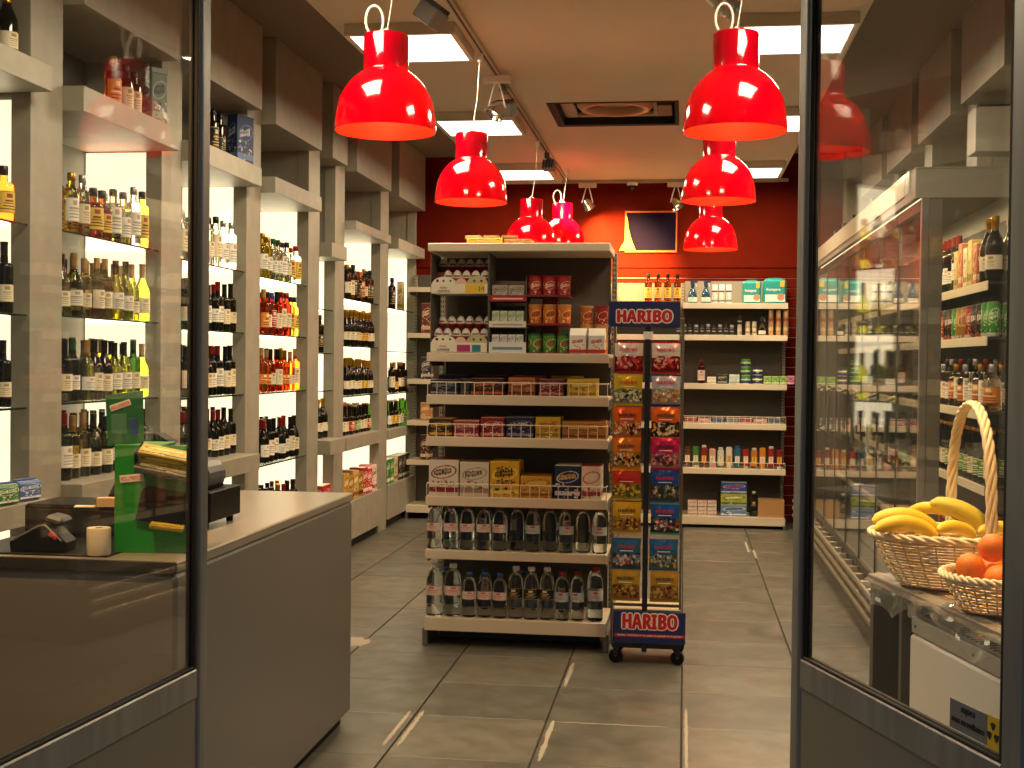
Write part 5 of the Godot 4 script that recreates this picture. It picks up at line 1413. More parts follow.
# ------------------------------------------------------------------ counter and what stands on it
func build_counter() -> void:
	var o := thing("sales_counter", "grey laminate sales counter left of the entrance", "counter", Vector3(-1.446, 0, -5.465))
	slab("counter_body", Vector3(-0.72, 0.05, 0.0), Vector3(-0.002, 0.985, 1.965), mat("counter", ""), o, 0.012)
	slab("toe_kick", Vector3(-0.69, 0.0, 0.03), Vector3(-0.04, 0.05, 1.93), mat("toe_kick", ""), o, 0.0)
	slab("counter_top", Vector3(-0.725, 0.985, -0.003), Vector3(0.0, 1.02, 1.97), mat("counter_top", ""), o, 0.005)
	slab("front_edge", Vector3(-0.725, 0.985, 1.968), Vector3(0.0, 1.02, 1.975), mat("counter_edge", "2a2620", 0.5), o, 0.002)
	# green chewing gum display
	var d := thing("gum_display", "tall green gum display with tilted yellow pack tray on counter", "display", Vector3(-1.592, 1.02, -3.62), 0.12)
	var gr := mat("display_green", "0c8a22", 0.35)
	slab("back_board", Vector3(-0.105, 0.0, -0.03), Vector3(0.115, 0.325, -0.02), gr, d, 0.001)
	slab("side_board", Vector3(-0.105, 0.0, -0.16), Vector3(-0.1, 0.325, -0.03), gr, d, 0.001)
	slab("side_board", Vector3(0.11, 0.0, -0.16), Vector3(0.115, 0.26, -0.03), gr, d, 0.001)
	slab("top_shelf", Vector3(-0.105, 0.322, -0.2), Vector3(0.03, 0.326, -0.02), mat("display_green_light", "4f9a3c", 0.4), d, 0.001)
	var hc := part("header_card", plate(PackedVector2Array([Vector2(-0.055, -0.01), Vector2(0.05, 0.0), Vector2(0.048, 0.16), Vector2(-0.062, 0.145)]), 0.006), mat("header_green", "1f6a3a", 0.4), d, Vector3(-0.078, 0.33, -0.05), Vector3(0.05, 0.2, 0))
	part("header_tag", bbox(Vector3(0.062, 0.018, 0.003), 0.0005), mat("lettering_white", ""), hc, Vector3(-0.018, 0.115, 0.004), Vector3(0, 0, 0.35))
	text_part(hc, "HOLLYWOOD", 0.056, 0.011, Vector3(-0.018, 0.115, 0.006), mat("lettering_red", ""), Vector3(0, 0, 0.35), 0.0, "lettering", 0.0006)
	part("header_print", bbox(Vector3(0.045, 0.06, 0.002), 0.0005), mat("header_pale", "4a7f62", 0.5), hc, Vector3(-0.022, 0.058, 0.0035))
	part("header_print", bbox(Vector3(0.024, 0.05, 0.002), 0.0005), mat("header_blue", "2a4a8c", 0.5), hc, Vector3(0.02, 0.05, 0.0035), Vector3(0, 0, 0.05))
	part("brand_tag", bbox(Vector3(0.072, 0.022, 0.003), 0.0005), mat("lettering_white", ""), d, Vector3(-0.052, 0.226, -0.018), Vector3(0, 0, 0.1))
	text_part(d, "HOLLYWOOD", 0.066, 0.013, Vector3(-0.052, 0.226, -0.0162), mat("lettering_red", ""), Vector3(0, 0, 0.1), 0.0, "lettering", 0.0006)
	part("pack_tray", bbox(Vector3(0.165, 0.05, 0.05), 0.003), printed("tray_yellow", 51, "c8a81c", ["3a4a1c", "e8d860", "7a8a3a"], "pack"), d, Vector3(0.062, 0.288, 0.01), Vector3(0.5, -0.15, -0.2))
	part("tray_rail", bbox(Vector3(0.165, 0.022, 0.052), 0.002), printed("tray_grey", 52, "8a8a7c", ["3a3a34", "c8c8b8", "5a5a50"], "pack"), d, Vector3(0.055, 0.256, 0.022), Vector3(0.5, -0.15, -0.2))
	part("tray_end", bbox(Vector3(0.006, 0.075, 0.06), 0.002), mat("black_plastic", ""), d, Vector3(-0.022, 0.29, 0.012), Vector3(0.5, -0.15, -0.2))
	part("painted_opening_shade", plate(PackedVector2Array([Vector2(-0.038, 0.1), Vector2(-0.02, 0.19), Vector2(0.0, 0.205), Vector2(0.04, 0.195), Vector2(0.114, 0.185), Vector2(0.114, 0.09), Vector2(0.05, 0.088)]), 0.012), mat("black_plastic", ""), d, Vector3(0, 0, -0.014))  # black plate paints the shaded inside of the display opening
	part("low_packs", bbox(Vector3(0.1, 0.014, 0.03), 0.002), printed("tray_yellow", 51, "", [], ""), d, Vector3(0.06, 0.083, -0.002), Vector3(0.3, 0, -0.12))
	# till roll, card terminal, till parts
	var ro := thing("paper_roll", "white paper roll standing on counter beside the green display", "roll", Vector3(-1.715, 1.024, -3.56))
	part("paper", lathe([Vector2(0.012, 0.0), Vector2(0.034, 0.0), Vector2(0.035, 0.002), Vector2(0.035, 0.078), Vector2(0.034, 0.08), Vector2(0.012, 0.08)], 24), mat("paper_white", "e8dcc0", 0.7), ro)
	part("core", lathe([Vector2(0.012, 0.0), Vector2(0.012, 0.08)], 16), mat("cardboard", ""), ro)
	var mt := thing("counter_mat", "thin black mat under the card terminal and till", "mat", Vector3(-1.9, 1.02, -3.85))
	slab("rubber_sheet", Vector3(-0.26, 0.0, -0.35), Vector3(0.225, 0.003, 0.32), mat("black_plastic", ""), mt, 0.001)
	slab("mat_hem", Vector3(-0.26, 0.003, 0.305), Vector3(0.225, 0.005, 0.32), mat("gasket", ""), mt, 0.0005)
	var ct := thing("card_terminal", "black wedge-shaped card payment terminal on counter", "terminal", Vector3(-1.92, 1.024, -3.6), 0.1)
	part("housing", plate(PackedVector2Array([Vector2(-0.075, 0.0), Vector2(0.09, 0.0), Vector2(0.095, 0.03), Vector2(0.035, 0.085), Vector2(0.015, 0.085), Vector2(-0.06, 0.045), Vector2(-0.078, 0.03)]), 0.08), mat("black_plastic", ""), ct)
	part("screen_hood", bbox(Vector3(0.055, 0.025, 0.085), 0.008), mat("grey_plastic", ""), ct, Vector3(0.055, 0.095, 0), Vector3(0, 0, -0.25))
	part("side_trim", tube([Vector3(-0.07, 0.035, 0.041), Vector3(0.01, 0.08, 0.041), Vector3(0.03, 0.082, 0.041), Vector3(0.08, 0.035, 0.041)], 0.003, 6), mat("aluminium", ""), ct)
	part("red_key", bbox(Vector3(0.03, 0.014, 0.008), 0.003), mat("key_red", "c8302a", 0.4), ct, Vector3(0.055, 0.05, 0.042), Vector3(0, 0, -0.6))
	var kb := thing("till_base", "low black till base behind the card terminal", "till", Vector3(-2.0, 1.024, -4.02), 0.0)
	slab("housing", Vector3(-0.15, 0.0, -0.14), Vector3(0.24, 0.1, 0.1), mat("black_plastic", ""), kb, 0.008)
	slab("drawer_front", Vector3(-0.14, 0.01, 0.1), Vector3(0.23, 0.085, 0.104), mat("till_front", "1c1a18", 0.5), kb, 0.002)
	var mo := thing("touch_screen", "black tilted till screen left of the green display", "screen", Vector3(-1.86, 1.12, -4.06), 0.1)
	part("screen_body", bbox(Vector3(0.2, 0.02, 0.16), 0.006), mat("black_plastic", ""), mo, Vector3(0.06, 0.075, 0), Vector3(0.55, 0, 0.12))
	slab("neck", Vector3(0.03, 0.0, -0.04), Vector3(0.09, 0.07, 0.0), mat("black_plastic", ""), mo, 0.004)
	var nt := thing("note_block", "small cream note block on the till base", "notes", Vector3(-1.86, 1.12, -3.94), 0.3)
	slab("sheets", Vector3(-0.04, 0.0, -0.02), Vector3(0.03, 0.03, 0.02), mat("note_cream", "d8b48c", 0.8), nt, 0.001)
	slab("loose_sheet", Vector3(-0.11, 0.0, -0.02), Vector3(-0.045, 0.004, 0.025), mat("paper_white", ""), nt, 0.0005)
	var cd := thing("cash_drawer", "black cash drawer on small feet at counter edge", "drawer", Vector3(-1.752, 1.02, -4.3), 0.0)
	slab("housing", Vector3(-0.1, 0.025, -0.16), Vector3(0.15, 0.13, 0.14), mat("black_plastic", ""), cd, 0.004)
	slab("drawer_front", Vector3(-0.09, 0.03, 0.14), Vector3(0.14, 0.122, 0.145), mat("till_front", ""), cd, 0.002)
	for x: float in [-0.08, 0.12]:
		for z: float in [-0.13, 0.11]:
			part("foot", lathe([Vector2(0.012, 0), Vector2(0.014, 0.026)], 10), mat("black_plastic", ""), cd, Vector3(x, 0, z))
	var pr := thing("receipt_printer", "rounded grey receipt printer on top of the cash drawer", "printer", Vector3(-1.735, 1.15, -4.3), 0.0)
	part("housing", plate(PackedVector2Array([Vector2(-0.1, 0.0), Vector2(0.08, 0.0), Vector2(0.1, 0.015), Vector2(0.108, 0.04), Vector2(0.106, 0.06), Vector2(0.095, 0.08), Vector2(0.075, 0.096), Vector2(0.04, 0.106), Vector2(-0.06, 0.108), Vector2(-0.1, 0.09)]), 0.15), mat("grey_plastic", ""), pr)
	slab("lower_half", Vector3(-0.102, 0.0, -0.077), Vector3(0.1, 0.035, 0.077), mat("black_plastic", ""), pr, 0.004)
	var sc := thing("scanner_cradle", "flat black device lying behind the yellow pack tray", "device", Vector3(-1.95, 1.285, -4.4), 0.2)
	part("shell", plate(PackedVector2Array([Vector2(-0.14, 0.0), Vector2(0.1, 0.0), Vector2(0.11, 0.02), Vector2(0.06, 0.05), Vector2(-0.08, 0.055), Vector2(-0.12, 0.03)]), 0.12), mat("black_plastic", ""), sc)
	slab("stem", Vector3(-0.06, -0.26, -0.02), Vector3(-0.02, 0.0, 0.02), mat("black_plastic", ""), sc, 0.004)

# ------------------------------------------------------------------ fruit stand behind the right door
func banana_mesh(bend: float, L: float) -> ArrayMesh:
	var path := []
	var rad := []
	for i in 15:
		var t := i / 14.0
		var a := (t - 0.5) * bend
		var R := L / bend
		path.append(Vector3(R * sin(a), R * (1.0 - cos(a)), 0))
		var r := 0.0255 * pow(sin(PI * clampf(t * 0.86 + 0.09, 0.0, 1.0)), 0.45)
		rad.append(r if i > 0 else 0.007)
	return tube(path, rad, 7)

func build_fruit_stand() -> void:
	var th := atan2(-0.9737, 0.2277)
	var o := thing("fruit_stand", "low open-fronted stand wrapped in plastic film behind right door", "stand", Vector3(0.659, 0, -4.638), th)
	var wd := mat("stand_grey", "5f5a50", 0.6)
	slab("top_board", Vector3(0.0, 0.84, -0.72), Vector3(1.3, 0.87, 0.0), mat("stand_top", "8a8174", 0.55), o, 0.004)
	slab("far_side", Vector3(0.0, 0.0, -0.7), Vector3(0.03, 0.84, -0.01), wd, o, 0.002)
	slab("near_side", Vector3(1.0, 0.0, -0.7), Vector3(1.05, 0.84, -0.01), mat("pale_wood", "b39a6a", 0.6), o, 0.002)
	slab("back", Vector3(0.03, 0.0, -0.7), Vector3(1.0, 0.84, -0.68), wd, o, 0.001)
	slab("inner_partition", Vector3(0.21, 0.0, -0.68), Vector3(0.235, 0.84, -0.03), wd, o, 0.001)
	slab("cloth_cover", Vector3(0.35, 0.87, -0.6), Vector3(1.25, 0.873, -0.08), mat("stand_paper", "c89e6c", 0.7), o, 0.001)
	# sagging sheet of clear film over the front edge
	var k := Buf.new()
	var n := 46
	for i in n:
		for j in 7:
			var f := func(a: int, b: int) -> Vector3:
				var x := 1.3 * a / n
				var drop := 0.065 + 0.02 * sin(x * 9.0) + 0.012 * sin(x * 31.0)
				var v := b / 7.0
				var zz := 0.006 + 0.010 * sin(x * 40.0 + v * 3.0) * v + 0.008 * sin(x * 17.0) * v
				return Vector3(x, 0.876 - drop * v * 1.25, (-0.04 + 0.05 * minf(1.0, v * 3.0)) + zz)
			var A: Vector3 = f.call(i, j)
			var B: Vector3 = f.call(i + 1, j)
			var C: Vector3 = f.call(i + 1, j + 1)
			var D: Vector3 = f.call(i, j + 1)
			k.quad(A, B, C, D, (B - A).cross(A - D).normalized())
	part("film_sheet", k.mesh(), mat("film", ""), o)
	# white appliance inside
	var w := thing("mini_fridge", "white mini fridge with vented top inside the fruit stand", "fridge", o.position, th)
	slab("cabinet", Vector3(0.26, 0.12, -0.6), Vector3(0.97, 0.775, -0.07), mat("white_metal", ""), w, 0.01)
	slab("door_panel", Vector3(0.265, 0.13, -0.07), Vector3(0.965, 0.71, -0.045), mat("white_plastic", ""), w, 0.008)
	slab("top_trim", Vector3(0.265, 0.715, -0.07), Vector3(0.965, 0.77, -0.05), mat("trim_grey", "b8b4a8", 0.45), w, 0.004)
	for i in 14:
		slab("vent_slot", Vector3(0.5 + 0.03 * i, 0.774, -0.13), Vector3(0.508 + 0.03 * i, 0.777, -0.075), mat("gasket", ""), w, 0.0)
	for x: float in [0.3, 0.72]:
		part("screw", lathe([Vector2(0.006, 0), Vector2(0.005, 0.003), Vector2(0, 0.004)], 10), mat("grey_metal", ""), w, Vector3(x, 0.742, -0.05), Vector3(PI / 2, 0, 0))
	for x: float in [0.3, 0.93]:
		for z: float in [-0.55, -0.12]:
			slab("foot", Vector3(x - 0.02, 0.0, z - 0.02), Vector3(x + 0.02, 0.12, z + 0.02), mat("black_plastic", ""), w, 0.002)
	part("power_cord", tube([Vector3(0.93, 0.6, -0.043), Vector3(0.915, 0.56, -0.04), Vector3(0.88, 0.47, -0.04), Vector3(0.86, 0.35, -0.04)], 0.003, 6), mat("grey_plastic", ""), w)
	# baskets
	wicker("wicker_basket", "large pale wicker basket with hooped handle holding bananas", Vector3(0.935, 0.881, -4.4), 0.15, 0.205, 0.15, 0.30, 0.205, 0.165, true, 0.1)
	wicker("wicker_basket", "small pale wicker basket of oranges beside the banana basket", Vector3(0.95, 0.881, -3.95), 0.11, 0.11, 0.11, 0.165, 0.165, 0.1, false, 0.0)
	var ban := [[Vector3(0.735, 1.11, -4.285), 0.2, 0.05, 0.2, "front banana resting on the basket rim, left end"], [Vector3(0.755, 1.12, -4.39), 0.15, 0.0, 0.3, "long banana lying above the front left banana"], [Vector3(0.83, 1.135, -4.49), -0.5, 0.25, 0.4, "short plump banana in the middle of the basket"], [Vector3(0.905, 1.095, -4.3), 0.5, -0.1, 0.3, "small banana in front of the greenish one"], [Vector3(0.965, 1.125, -4.42), -0.35, -0.45, 0.45, "large greenish banana standing up by the handle"], [Vector3(1.06, 1.09, -4.36), 0.2, 0.0, 0.3, "banana behind the right side of the handle"]]
	var bm := banana_mesh(1.25, 0.2)
	for i in ban.size():
		var q: Array = ban[i]
		var b := thing("banana", q[4], "banana", q[0], q[1], "bananas in the basket")
		b.rotation = Vector3(q[3], q[1], -0.15 + q[2])
		b.scale = Vector3.ONE * [1.1, 1.2, 0.85, 0.9, 1.3, 0.9][i]
		var ym := mat("banana_green", "d2c038", 0.5) if i == 4 else mat("banana_yellow", "f0cc2c", 0.5)
		part("skin", bm, ym, b, Vector3(0, -0.015, 0), Vector3(PI, 0, 0))
		part("stem", tube([Vector3(0.088, -0.045, 0), Vector3(0.103, -0.062, 0), Vector3(0.108, -0.075, 0)], [0.008, 0.006, 0.007], 6), mat("banana_stem", "8a7a2c", 0.7), b)
	var om := mat("orange_peel", "f58518", 0.45)
	var nt := FastNoiseLite.new()
	nt.seed = 4
	nt.frequency = 0.12
	var tx := NoiseTexture2D.new()
	tx.noise = nt
	tx.width = 256
	tx.height = 256
	tx.seamless = true
	om.heightmap_enabled = true
	om.heightmap_texture = tx
	om.heightmap_scale = 0.06
	om.uv1_scale = Vector3(3, 2, 1)
	var orr := [[Vector3(0.858, 1.008, -3.94), "left orange in the small basket"], [Vector3(0.925, 0.985, -3.87), "front orange in the small basket"], [Vector3(0.925, 1.066, -3.955), "top orange of the small basket"], [Vector3(1.0, 1.005, -3.925), "right orange at the edge of the door frame"], [Vector3(0.94, 0.985, -4.035), "rear orange in the small basket"]]
	var prof := []
	for i in 13:
		var a := PI * i / 12.0 - PI / 2
		prof.append(Vector2(0.044 * cos(a) * (1.0 if i > 0 and i < 12 else 0.0), 0.042 * sin(a)))
	for q in orr:
		var f := thing("orange", q[1], "orange", q[0], 0.0, "oranges in the small basket")
		f.rotation = Vector3(rng.randf_range(-1, 1), 0, rng.randf_range(-1, 1))
		part("peel", lathe(prof, 20), om, f)
		part("stem_scar", lathe([Vector2(0.005, 0.041), Vector2(0.003, 0.0435), Vector2(0, 0.044)], 8), mat("banana_stem", ""), f)

# woven basket: stakes, strands weaving in and out, twisted rim, optional hooped handle
func wicker(called: String, label: String, at: Vector3, bx: float, bx2: float, bz: float, rx: float, rz: float, h: float, handle: bool, turn: float) -> void:
	var o := thing(called, label, "basket", at, turn)
	var wm := mat("wicker", "f0dfb8", 0.55)
	var wm2 := mat("wicker_dark", "dcc294", 0.55)
	var NS := 30
	var shape := func(a: float, t: float, out: float) -> Vector3:
		var f := pow(t, 0.8)
		return Vector3((lerpf(bx2, rx, f) + out) * cos(a), h * t, (lerpf(bz, rz, f) + out) * sin(a))
	part("base_disc", lathe([Vector2(0, 0.002), Vector2(1, 0.0), Vector2(1, 0.008), Vector2(0, 0.008)], 28), wm2, o).scale = Vector3(bx2, 1, bz)
	for i in NS:
		var a := TAU * i / NS
		var p := []
		for j in 6:
			p.append(shape.call(a, j / 5.0, 0.0))
		part("stake", tube(p, 0.0028, 5), wm2, o)
	var rows := int(h / 0.0095)
	for r in rows:
		var t := (r + 0.5) / rows
		var p := []
		for i in NS * 3:
			var a := TAU * i / (NS * 3)
			p.append(shape.call(a, t, 0.0042 * cos(a * NS / 2.0 + PI * (r % 2))))
		part("strand", tube(p, 0.0042, 5, true), wm if r % 3 else wm2, o)
	for s in 3:
		var p := []
		for i in 120:
			var a := TAU * i / 120.0
			var ph := a * 14.0 + TAU * s / 3.0
			var c: Vector3 = shape.call(a, 1.0, 0.004 + 0.008 * cos(ph))
			c.y += 0.008 * sin(ph) + 0.004
			p.append(c)
		part("rim_twist", tube(p, 0.0062, 6, true), wm, o)
	if handle:
		for s in 4:
			var p := []
			for i in 60:
				var t := i / 59.0
				var a := PI * t
				var ph := t * 34.0 + TAU * s / 4.0
				var n := Vector3(0, sin(a), cos(a))
				var c := Vector3(0.02, h - 0.03 + 0.47 * pow(sin(a), 0.75), rz * cos(a) * (1.0 + 0.12 * sin(a)))
				p.append(c + n * 0.004 * cos(ph) + Vector3(1, 0, 0) * 0.012 * sin(ph))
			part("handle_strand", tube(p, 0.008, 6), wm, o)

# ------------------------------------------------------------------ ceiling: panels, tracks, spots, air unit
func build_ceiling_fixtures() -> void:
	var side := ["left", "right"]
	for s in 2:
		for k in 4:
			var c := Vector3([-1.565, 0.575][s], 3.385, [-4.66, -7.13, -9.6, -12.05][k])
			var o := thing("ceiling_light", "square lit ceiling panel, %s row, %s from the door" % [side[s], ORD[k]], "ceiling light", c, 0.0, "square ceiling panels")
			part("diffuser", bbox(Vector3(0.56, 0.006, 0.6), 0.0), mat("ceiling_lit", ""), o, Vector3(0, 0.004, 0))
			for q in [[Vector3(-0.31, 0.0, 0.3), Vector3(0.31, 0.065, 0.325)], [Vector3(-0.31, 0.0, -0.325), Vector3(0.31, 0.065, -0.3)], [Vector3(-0.31, 0.0, -0.3), Vector3(-0.28, 0.065, 0.3)], [Vector3(0.28, 0.0, -0.3), Vector3(0.31, 0.065, 0.3)]]:
				slab("frame", q[0], q[1], mat("panel_frame", "d2c6b0", 0.5), o, 0.003)
			area_light("panel_light", Vector3(0, -0.004, 0), Vector2(0.56, 0.6), Vector3(0, -1, 0), 3.2, Color(1.0, 0.92, 0.75), o)
	# open cassette of the air unit
	var ac := thing("air_unit", "open air-conditioning cassette with round fan mouth in the ceiling", "air conditioner", Vector3(-0.53, 3.45, -9.46))
	var blk := mat("ac_black", "0f0d0b", 0.8)
	slab("casing_top", Vector3(-0.46, 0.22, -0.45), Vector3(0.46, 0.23, 0.45), blk, ac, 0.0)
	for q in [[Vector3(-0.468, -0.004, -0.455), Vector3(-0.41, 0.22, 0.455)], [Vector3(0.44, -0.004, -0.455), Vector3(0.468, 0.22, 0.455)], [Vector3(-0.41, -0.004, -0.455), Vector3(0.44, 0.22, -0.38)], [Vector3(-0.44, -0.004, 0.43), Vector3(0.44, 0.22, 0.455)]]:
		slab("casing_side", q[0], q[1], blk, ac, 0.001)
	for q in [[Vector3(-0.4, 0.05, -0.36), Vector3(-0.3, 0.08, 0.36)], [Vector3(0.28, 0.05, -0.36), Vector3(0.39, 0.08, 0.36)], [Vector3(-0.3, 0.05, -0.36), Vector3(0.28, 0.08, -0.3)], [Vector3(-0.3, 0.05, 0.3), Vector3(0.28, 0.08, 0.36)]]:
		slab("drain_frame", q[0], q[1], mat("ac_foam", "b5a78f", 0.8), ac, 0.006)
	part("fan_mouth", lathe([Vector2(0.2, 0.09), Vector2(0.2, 0.05), Vector2(0.215, 0.03), Vector2(0.25, 0.028), Vector2(0.285, 0.06), Vector2(0.29, 0.09)], 40), mat("ac_copper", "b98a6a", 0.45, 0.3), ac)
	part("fan_hub", lathe([Vector2(0, 0.06), Vector2(0.05, 0.062), Vector2(0.17, 0.085), Vector2(0.195, 0.1)], 32), mat("ac_grey", "77746c", 0.6), ac)
	slab("control_box", Vector3(0.31, 0.02, -0.2), Vector3(0.42, 0.05, 0.2), mat("ac_dark", "2e2a26", 0.5), ac, 0.004)
	# tracks
	var t1 := thing("light_track", "long ceiling light track running to the back on the left", "track", Vector3(-1.2, 3.42, -9.2))
	slab("rail", Vector3(-0.02, 0.0, -3.6), Vector3(0.02, 0.03, 6.6), mat("track_grey", "a89c88", 0.5), t1, 0.002)
	slab("slot", Vector3(-0.006, -0.001, -3.59), Vector3(0.006, 0.0, 6.59), mat("gasket", ""), t1, 0.0)
	var t2 := thing("light_track", "cross track along the top of the red back wall", "track", Vector3(-0.15, 3.42, -12.85))
	slab("rail", Vector3(-1.1, 0.0, -0.02), Vector3(1.15, 0.03, 0.02), mat("track_grey", ""), t2, 0.002)
	slab("slot", Vector3(-1.09, -0.001, -0.006), Vector3(1.14, 0.0, 0.006), mat("gasket", ""), t2, 0.0)
	bar_spot(Vector3(-0.99, 3.42, -12.85), Vector3(0.3, -0.62, -0.32), "white gimbal spot on the cross track, left of the picture", 1.5)
	bar_spot(Vector3(-0.1, 3.42, -12.85), Vector3(0.45, -0.75, 0.25), "white gimbal spot on the cross track, above the picture", 1.2)
	bar_spot(Vector3(-1.2, 3.42, -8.0), Vector3(-0.45, -0.8, 0.3), "white gimbal spot on the long track behind the first lamp", 0.8)
	bar_spot(Vector3(-1.75, 3.45, -2.75), Vector3(0.1, -2.2, -0.9), "added unseen white gimbal spot near the door brightening the counter", 4.5, 38.0)  # added lamp above the view, brightens the counter and gum display
	bar_spot(Vector3(0.72, 3.45, -3.75), Vector3(0.25, -2.2, -0.5), "added unseen white gimbal spot near the door brightening the fruit", 5.0, 38.0)  # second added lamp out of view, brightens the baskets and fruit
	flood(Vector3(-1.2, 3.42, -6.02), Vector3(-0.55, -0.75, -0.1), "grey box floodlight on the long track nearest the door")
	flood(Vector3(-1.2, 3.42, -8.28), Vector3(0.1, -0.9, -0.3), "grey box floodlight in the middle of the long track")
	flood(Vector3(-1.2, 3.42, -11.0), Vector3(0.5, -0.78, -2.05), "small grey box floodlight at the far end of the long track", 0.75, 75.0)
	var rs := thing("ribbed_spot", "ribbed metal spotlight above the first right pendant lamp", "spotlight", Vector3(0.16, 3.45, -6.15))
	var p := part("ribbed_body", lathe([Vector2(0.03, -0.08), Vector2(0.055, -0.08), Vector2(0.055, -0.06), Vector2(0.048, -0.055), Vector2(0.048, -0.045), Vector2(0.055, -0.04), Vector2(0.055, -0.02), Vector2(0.048, -0.015), Vector2(0.048, -0.005), Vector2(0.055, 0.0), Vector2(0.055, 0.02), Vector2(0.048, 0.025), Vector2(0.04, 0.08), Vector2(0, 0.08)], 20), mat("aluminium", ""), rs, Vector3(0, -0.12, 0), Vector3(0.5, 0, 0.9))
	part("stem", lathe([Vector2(0.008, -0.1), Vector2(0.008, 0.0)], 8), mat("chrome", ""), rs)
	part("ceiling_plate", lathe([Vector2(0.0, -0.012), Vector2(0.04, -0.012), Vector2(0.045, 0.0)], 16), mat("chrome", ""), rs)
	var dc := thing("dome_camera", "small dark dome camera under the cross track", "camera", Vector3(-0.54, 3.42, -12.85))
	part("housing", lathe([Vector2(0.0, -0.03), Vector2(0.05, -0.03), Vector2(0.055, -0.02), Vector2(0.055, 0.0)], 18), mat("white_plastic", ""), dc)
	part("dome", lathe([Vector2(0, -0.075), Vector2(0.025, -0.07), Vector2(0.04, -0.05), Vector2(0.045, -0.03)], 18), mat("glass_dark", ""), dc)

func bar_spot(at: Vector3, dir: Vector3, label: String, e: float, cone := 55.0) -> void:
	var o := thing("gimbal_spot", label, "spotlight", at, 0.0, "white gimbal spots")
	slab("adapter", Vector3(-0.09, -0.045, -0.025), Vector3(0.09, 0.0, 0.025), mat("white_metal", ""), o, 0.004)
	part("yoke", tube([Vector3(-0.012, -0.04, 0), Vector3(-0.03, -0.1, 0), Vector3(-0.055, -0.2, 0)], 0.006, 6), mat("white_metal", ""), o)
	part("yoke", tube([Vector3(0.012, -0.04, 0), Vector3(0.03, -0.1, 0), Vector3(0.055, -0.2, 0)], 0.006, 6), mat("white_metal", ""), o)
	var h := Node3D.new()
	h.name = "head"
	o.add_child(h)
	h.position = Vector3(0, -0.215, 0)
	h.basis = Basis.looking_at(dir.normalized(), Vector3.UP) * Basis(Vector3.RIGHT, -PI / 2)
	part("reflector", lathe([Vector2(0.02, -0.06), Vector2(0.045, -0.03), Vector2(0.062, 0.035), Vector2(0.068, 0.045), Vector2(0.06, 0.045), Vector2(0.04, -0.02), Vector2(0.0, -0.035)], 20), mat("chrome", ""), h)
	part("bulb", lathe([Vector2(0, -0.03), Vector2(0.016, -0.02), Vector2(0.02, 0.0), Vector2(0.014, 0.018), Vector2(0, 0.022)], 12), mat("spot_lit", ""), h)
	var l := SpotLight3D.new()
	l.name = "spot_beam"
	l.light_energy = e
	l.light_color = Color(1.0, 0.78, 0.5)
	l.spot_angle = cone
	l.spot_angle_attenuation = 1.0
	l.spot_range = 16.0
	l.spot_attenuation = 2.0
	l.light_size = 0.03
	l.shadow_enabled = true
	o.add_child(l, true)
	l.position = Vector3(0, -0.215, 0) + dir.normalized() * 0.06
	l.basis = Basis.looking_at(dir.normalized(), Vector3.UP)

func flood(at: Vector3, dir: Vector3, label: String, sc := 1.0, beam := 0.0) -> void:
	var o := thing("box_floodlight", label, "spotlight", at, 0.0, "grey box floodlights")
	slab("adapter", Vector3(-0.02, -0.05, -0.06), Vector3(0.02, 0.0, 0.06), mat("grey_metal", ""), o, 0.003)
	var h := Node3D.new()
	h.name = "head"
	o.add_child(h)
	h.position = Vector3(0, -0.11 * sc, 0) + dir.normalized() * 0.05
	h.basis = Basis.looking_at(dir.normalized(), Vector3.UP)
	h.scale = Vector3.ONE * sc
	part("housing", bbox(Vector3(0.15, 0.11, 0.09), 0.008), mat("flood_grey", "77746e", 0.5), h)
	part("lens", bbox(Vector3(0.13, 0.09, 0.004), 0.001), mat("spot_lit", "") if beam > 0.0 else mat("flood_lens", "e8e0cc", 0.3), h, Vector3(0, 0, -0.046))
	if beam > 0.0:
		var l := SpotLight3D.new()
		l.name = "flood_beam"
		l.light_energy = beam
		l.light_color = Color(1.0, 0.8, 0.5)
		l.spot_angle = 18.0
		l.spot_angle_attenuation = 1.0
		l.spot_range = 16.0
		l.spot_attenuation = 2.0
		l.light_size = 0.05
		l.shadow_enabled = true
		o.add_child(l, true)
		l.position = h.position + dir.normalized() * 0.06
		l.basis = Basis.looking_at(dir.normalized(), Vector3.UP)
	for x in 4:
		slab("fin", Vector3(-0.06 + 0.035 * x, -0.05, 0.045), Vector3(-0.045 + 0.035 * x, 0.05, 0.065), mat("flood_fin", "3a3835", 0.6), h, 0.002)

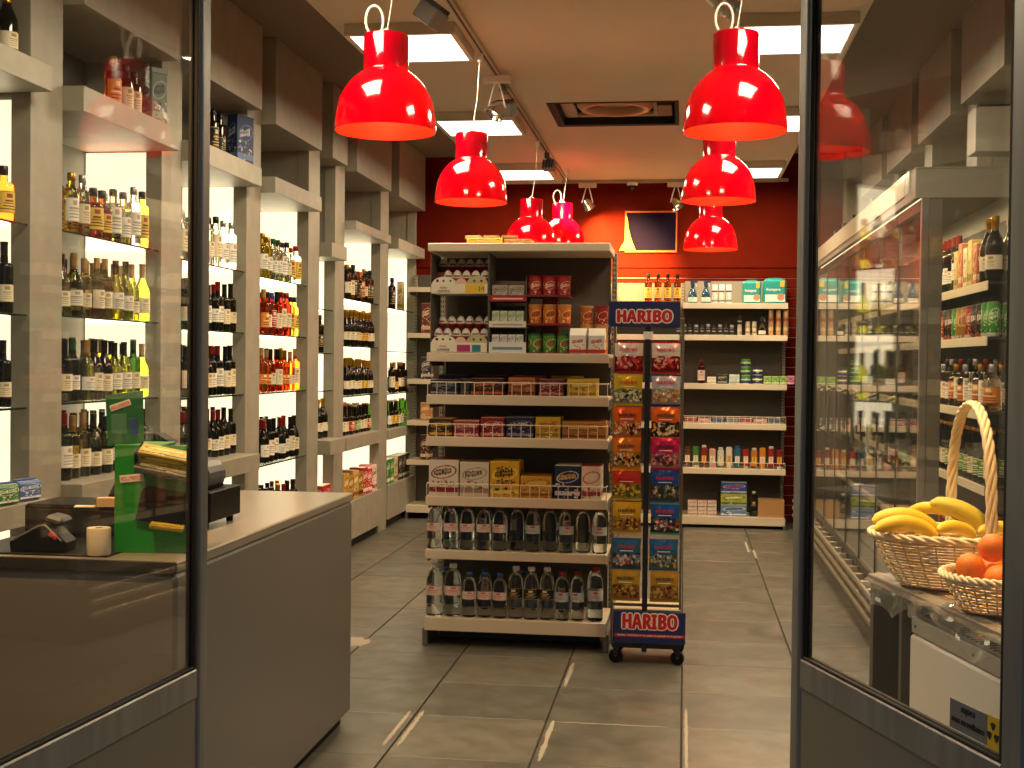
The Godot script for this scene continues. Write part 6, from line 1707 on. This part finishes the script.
# ------------------------------------------------------------------ red pendant lamps
func build_pendants() -> void:
	var spots := [[-1.266, 2.577, -5.27, "left row, nearest the door"], [-1.258, 2.543, -7.4, "left row, second from the door"], [-1.255, 2.53, -10.34, "left row, third from the door"], [-1.15, 2.69, -11.9, "left row, farthest from the door"], [0.196, 2.572, -5.36, "right row, nearest the door"], [0.186, 2.55, -7.47, "right row, second from the door"], [0.198, 2.525, -10.34, "right row, third from the door"]]
	var R := 0.215
	var outer := [Vector2(R, 0.0), Vector2(R - 0.0005, 0.02), Vector2(0.209, 0.076), Vector2(0.198, 0.128), Vector2(0.181, 0.167), Vector2(0.158, 0.201), Vector2(0.133, 0.227), Vector2(0.112, 0.243), Vector2(0.099, 0.251), Vector2(0.0965, 0.255), Vector2(0.0955, 0.262), Vector2(0.0945, 0.40), Vector2(0.091, 0.406), Vector2(0.0, 0.406)]
	var inner := [Vector2(0.0, 0.385), Vector2(0.088, 0.385), Vector2(0.089, 0.256), Vector2(0.107, 0.237), Vector2(0.128, 0.221), Vector2(0.153, 0.196), Vector2(0.176, 0.163), Vector2(0.193, 0.125), Vector2(0.204, 0.075), Vector2(R - 0.0055, 0.02), Vector2(R - 0.0045, 0.0), Vector2(R, 0.0)]
	for i in spots.size():
		var q: Array = spots[i]
		var o := thing("pendant_lamp", "glossy red glass pendant lamp, %s" % q[3], "lamp", Vector3(q[0], q[1], q[2]), 0.0, "red pendant lamps")
		part("shade", lathe(outer, 48), mat("red_shade", ""), o)
		part("inner_lining", lathe(inner, 48), mat("red_inside", ""), o)
		part("bulb", lathe([Vector2(0, 0.12), Vector2(0.03, 0.13), Vector2(0.042, 0.155), Vector2(0.03, 0.192), Vector2(0.018, 0.23), Vector2(0, 0.23)], 16), mat("bulb", ""), o)
		part("added_light_stop", lathe([Vector2(0.02, 0.256), Vector2(0.086, 0.258), Vector2(0.086, 0.264), Vector2(0.02, 0.266)], 24), mat("white_plastic", ""), o)  # opaque disc added inside the shade to keep the neck dark
		part("lamp_holder", lathe([Vector2(0.022, 0.23), Vector2(0.022, 0.38)], 14), mat("white_plastic", ""), o)
		var top := (3.418 if float(q[0]) < 0.0 else 3.449) - float(q[1])
		part("suspension_wire", tube([Vector3(0.0, 0.40, 0), Vector3(0.03, 0.6, 0), Vector3(0.045, top, 0)], 0.0028, 6), mat("cord", ""), o)
		var has_loop := i in [0, 3, 4]
		var loop := []
		for k in 17:
			var a := TAU * k / 18.0 - PI / 2
			loop.append(Vector3(-0.05 + 0.036 * cos(a), 0.468 + 0.062 * sin(a), 0.015 * sin(a * 0.5)))
		if has_loop:
			part("cord_loop", tube(loop, 0.0055, 7), mat("cord", ""), o)
		part("cord_knot", tube([Vector3(-0.025, 0.408, 0), Vector3(0.0, 0.43, 0.01), Vector3(0.028, 0.408, 0)], 0.006, 7), mat("cord", ""), o)
		part("ceiling_cap", lathe([Vector2(0, top - 0.05), Vector2(0.015, top - 0.05), Vector2(0.02, top - 0.005), Vector2(0, top - 0.005)], 12), mat("white_plastic", ""), o, Vector3(0.045, 0, 0))
		var l := OmniLight3D.new()
		l.name = "bulb_light"
		l.light_energy = 0.42
		l.light_color = Color(1.0, 0.72, 0.42)
		l.light_size = 0.03
		l.omni_range = 16.0
		l.omni_attenuation = 2.0
		l.shadow_enabled = true
		o.add_child(l, true)
		l.position = Vector3(0, 0.165, 0)
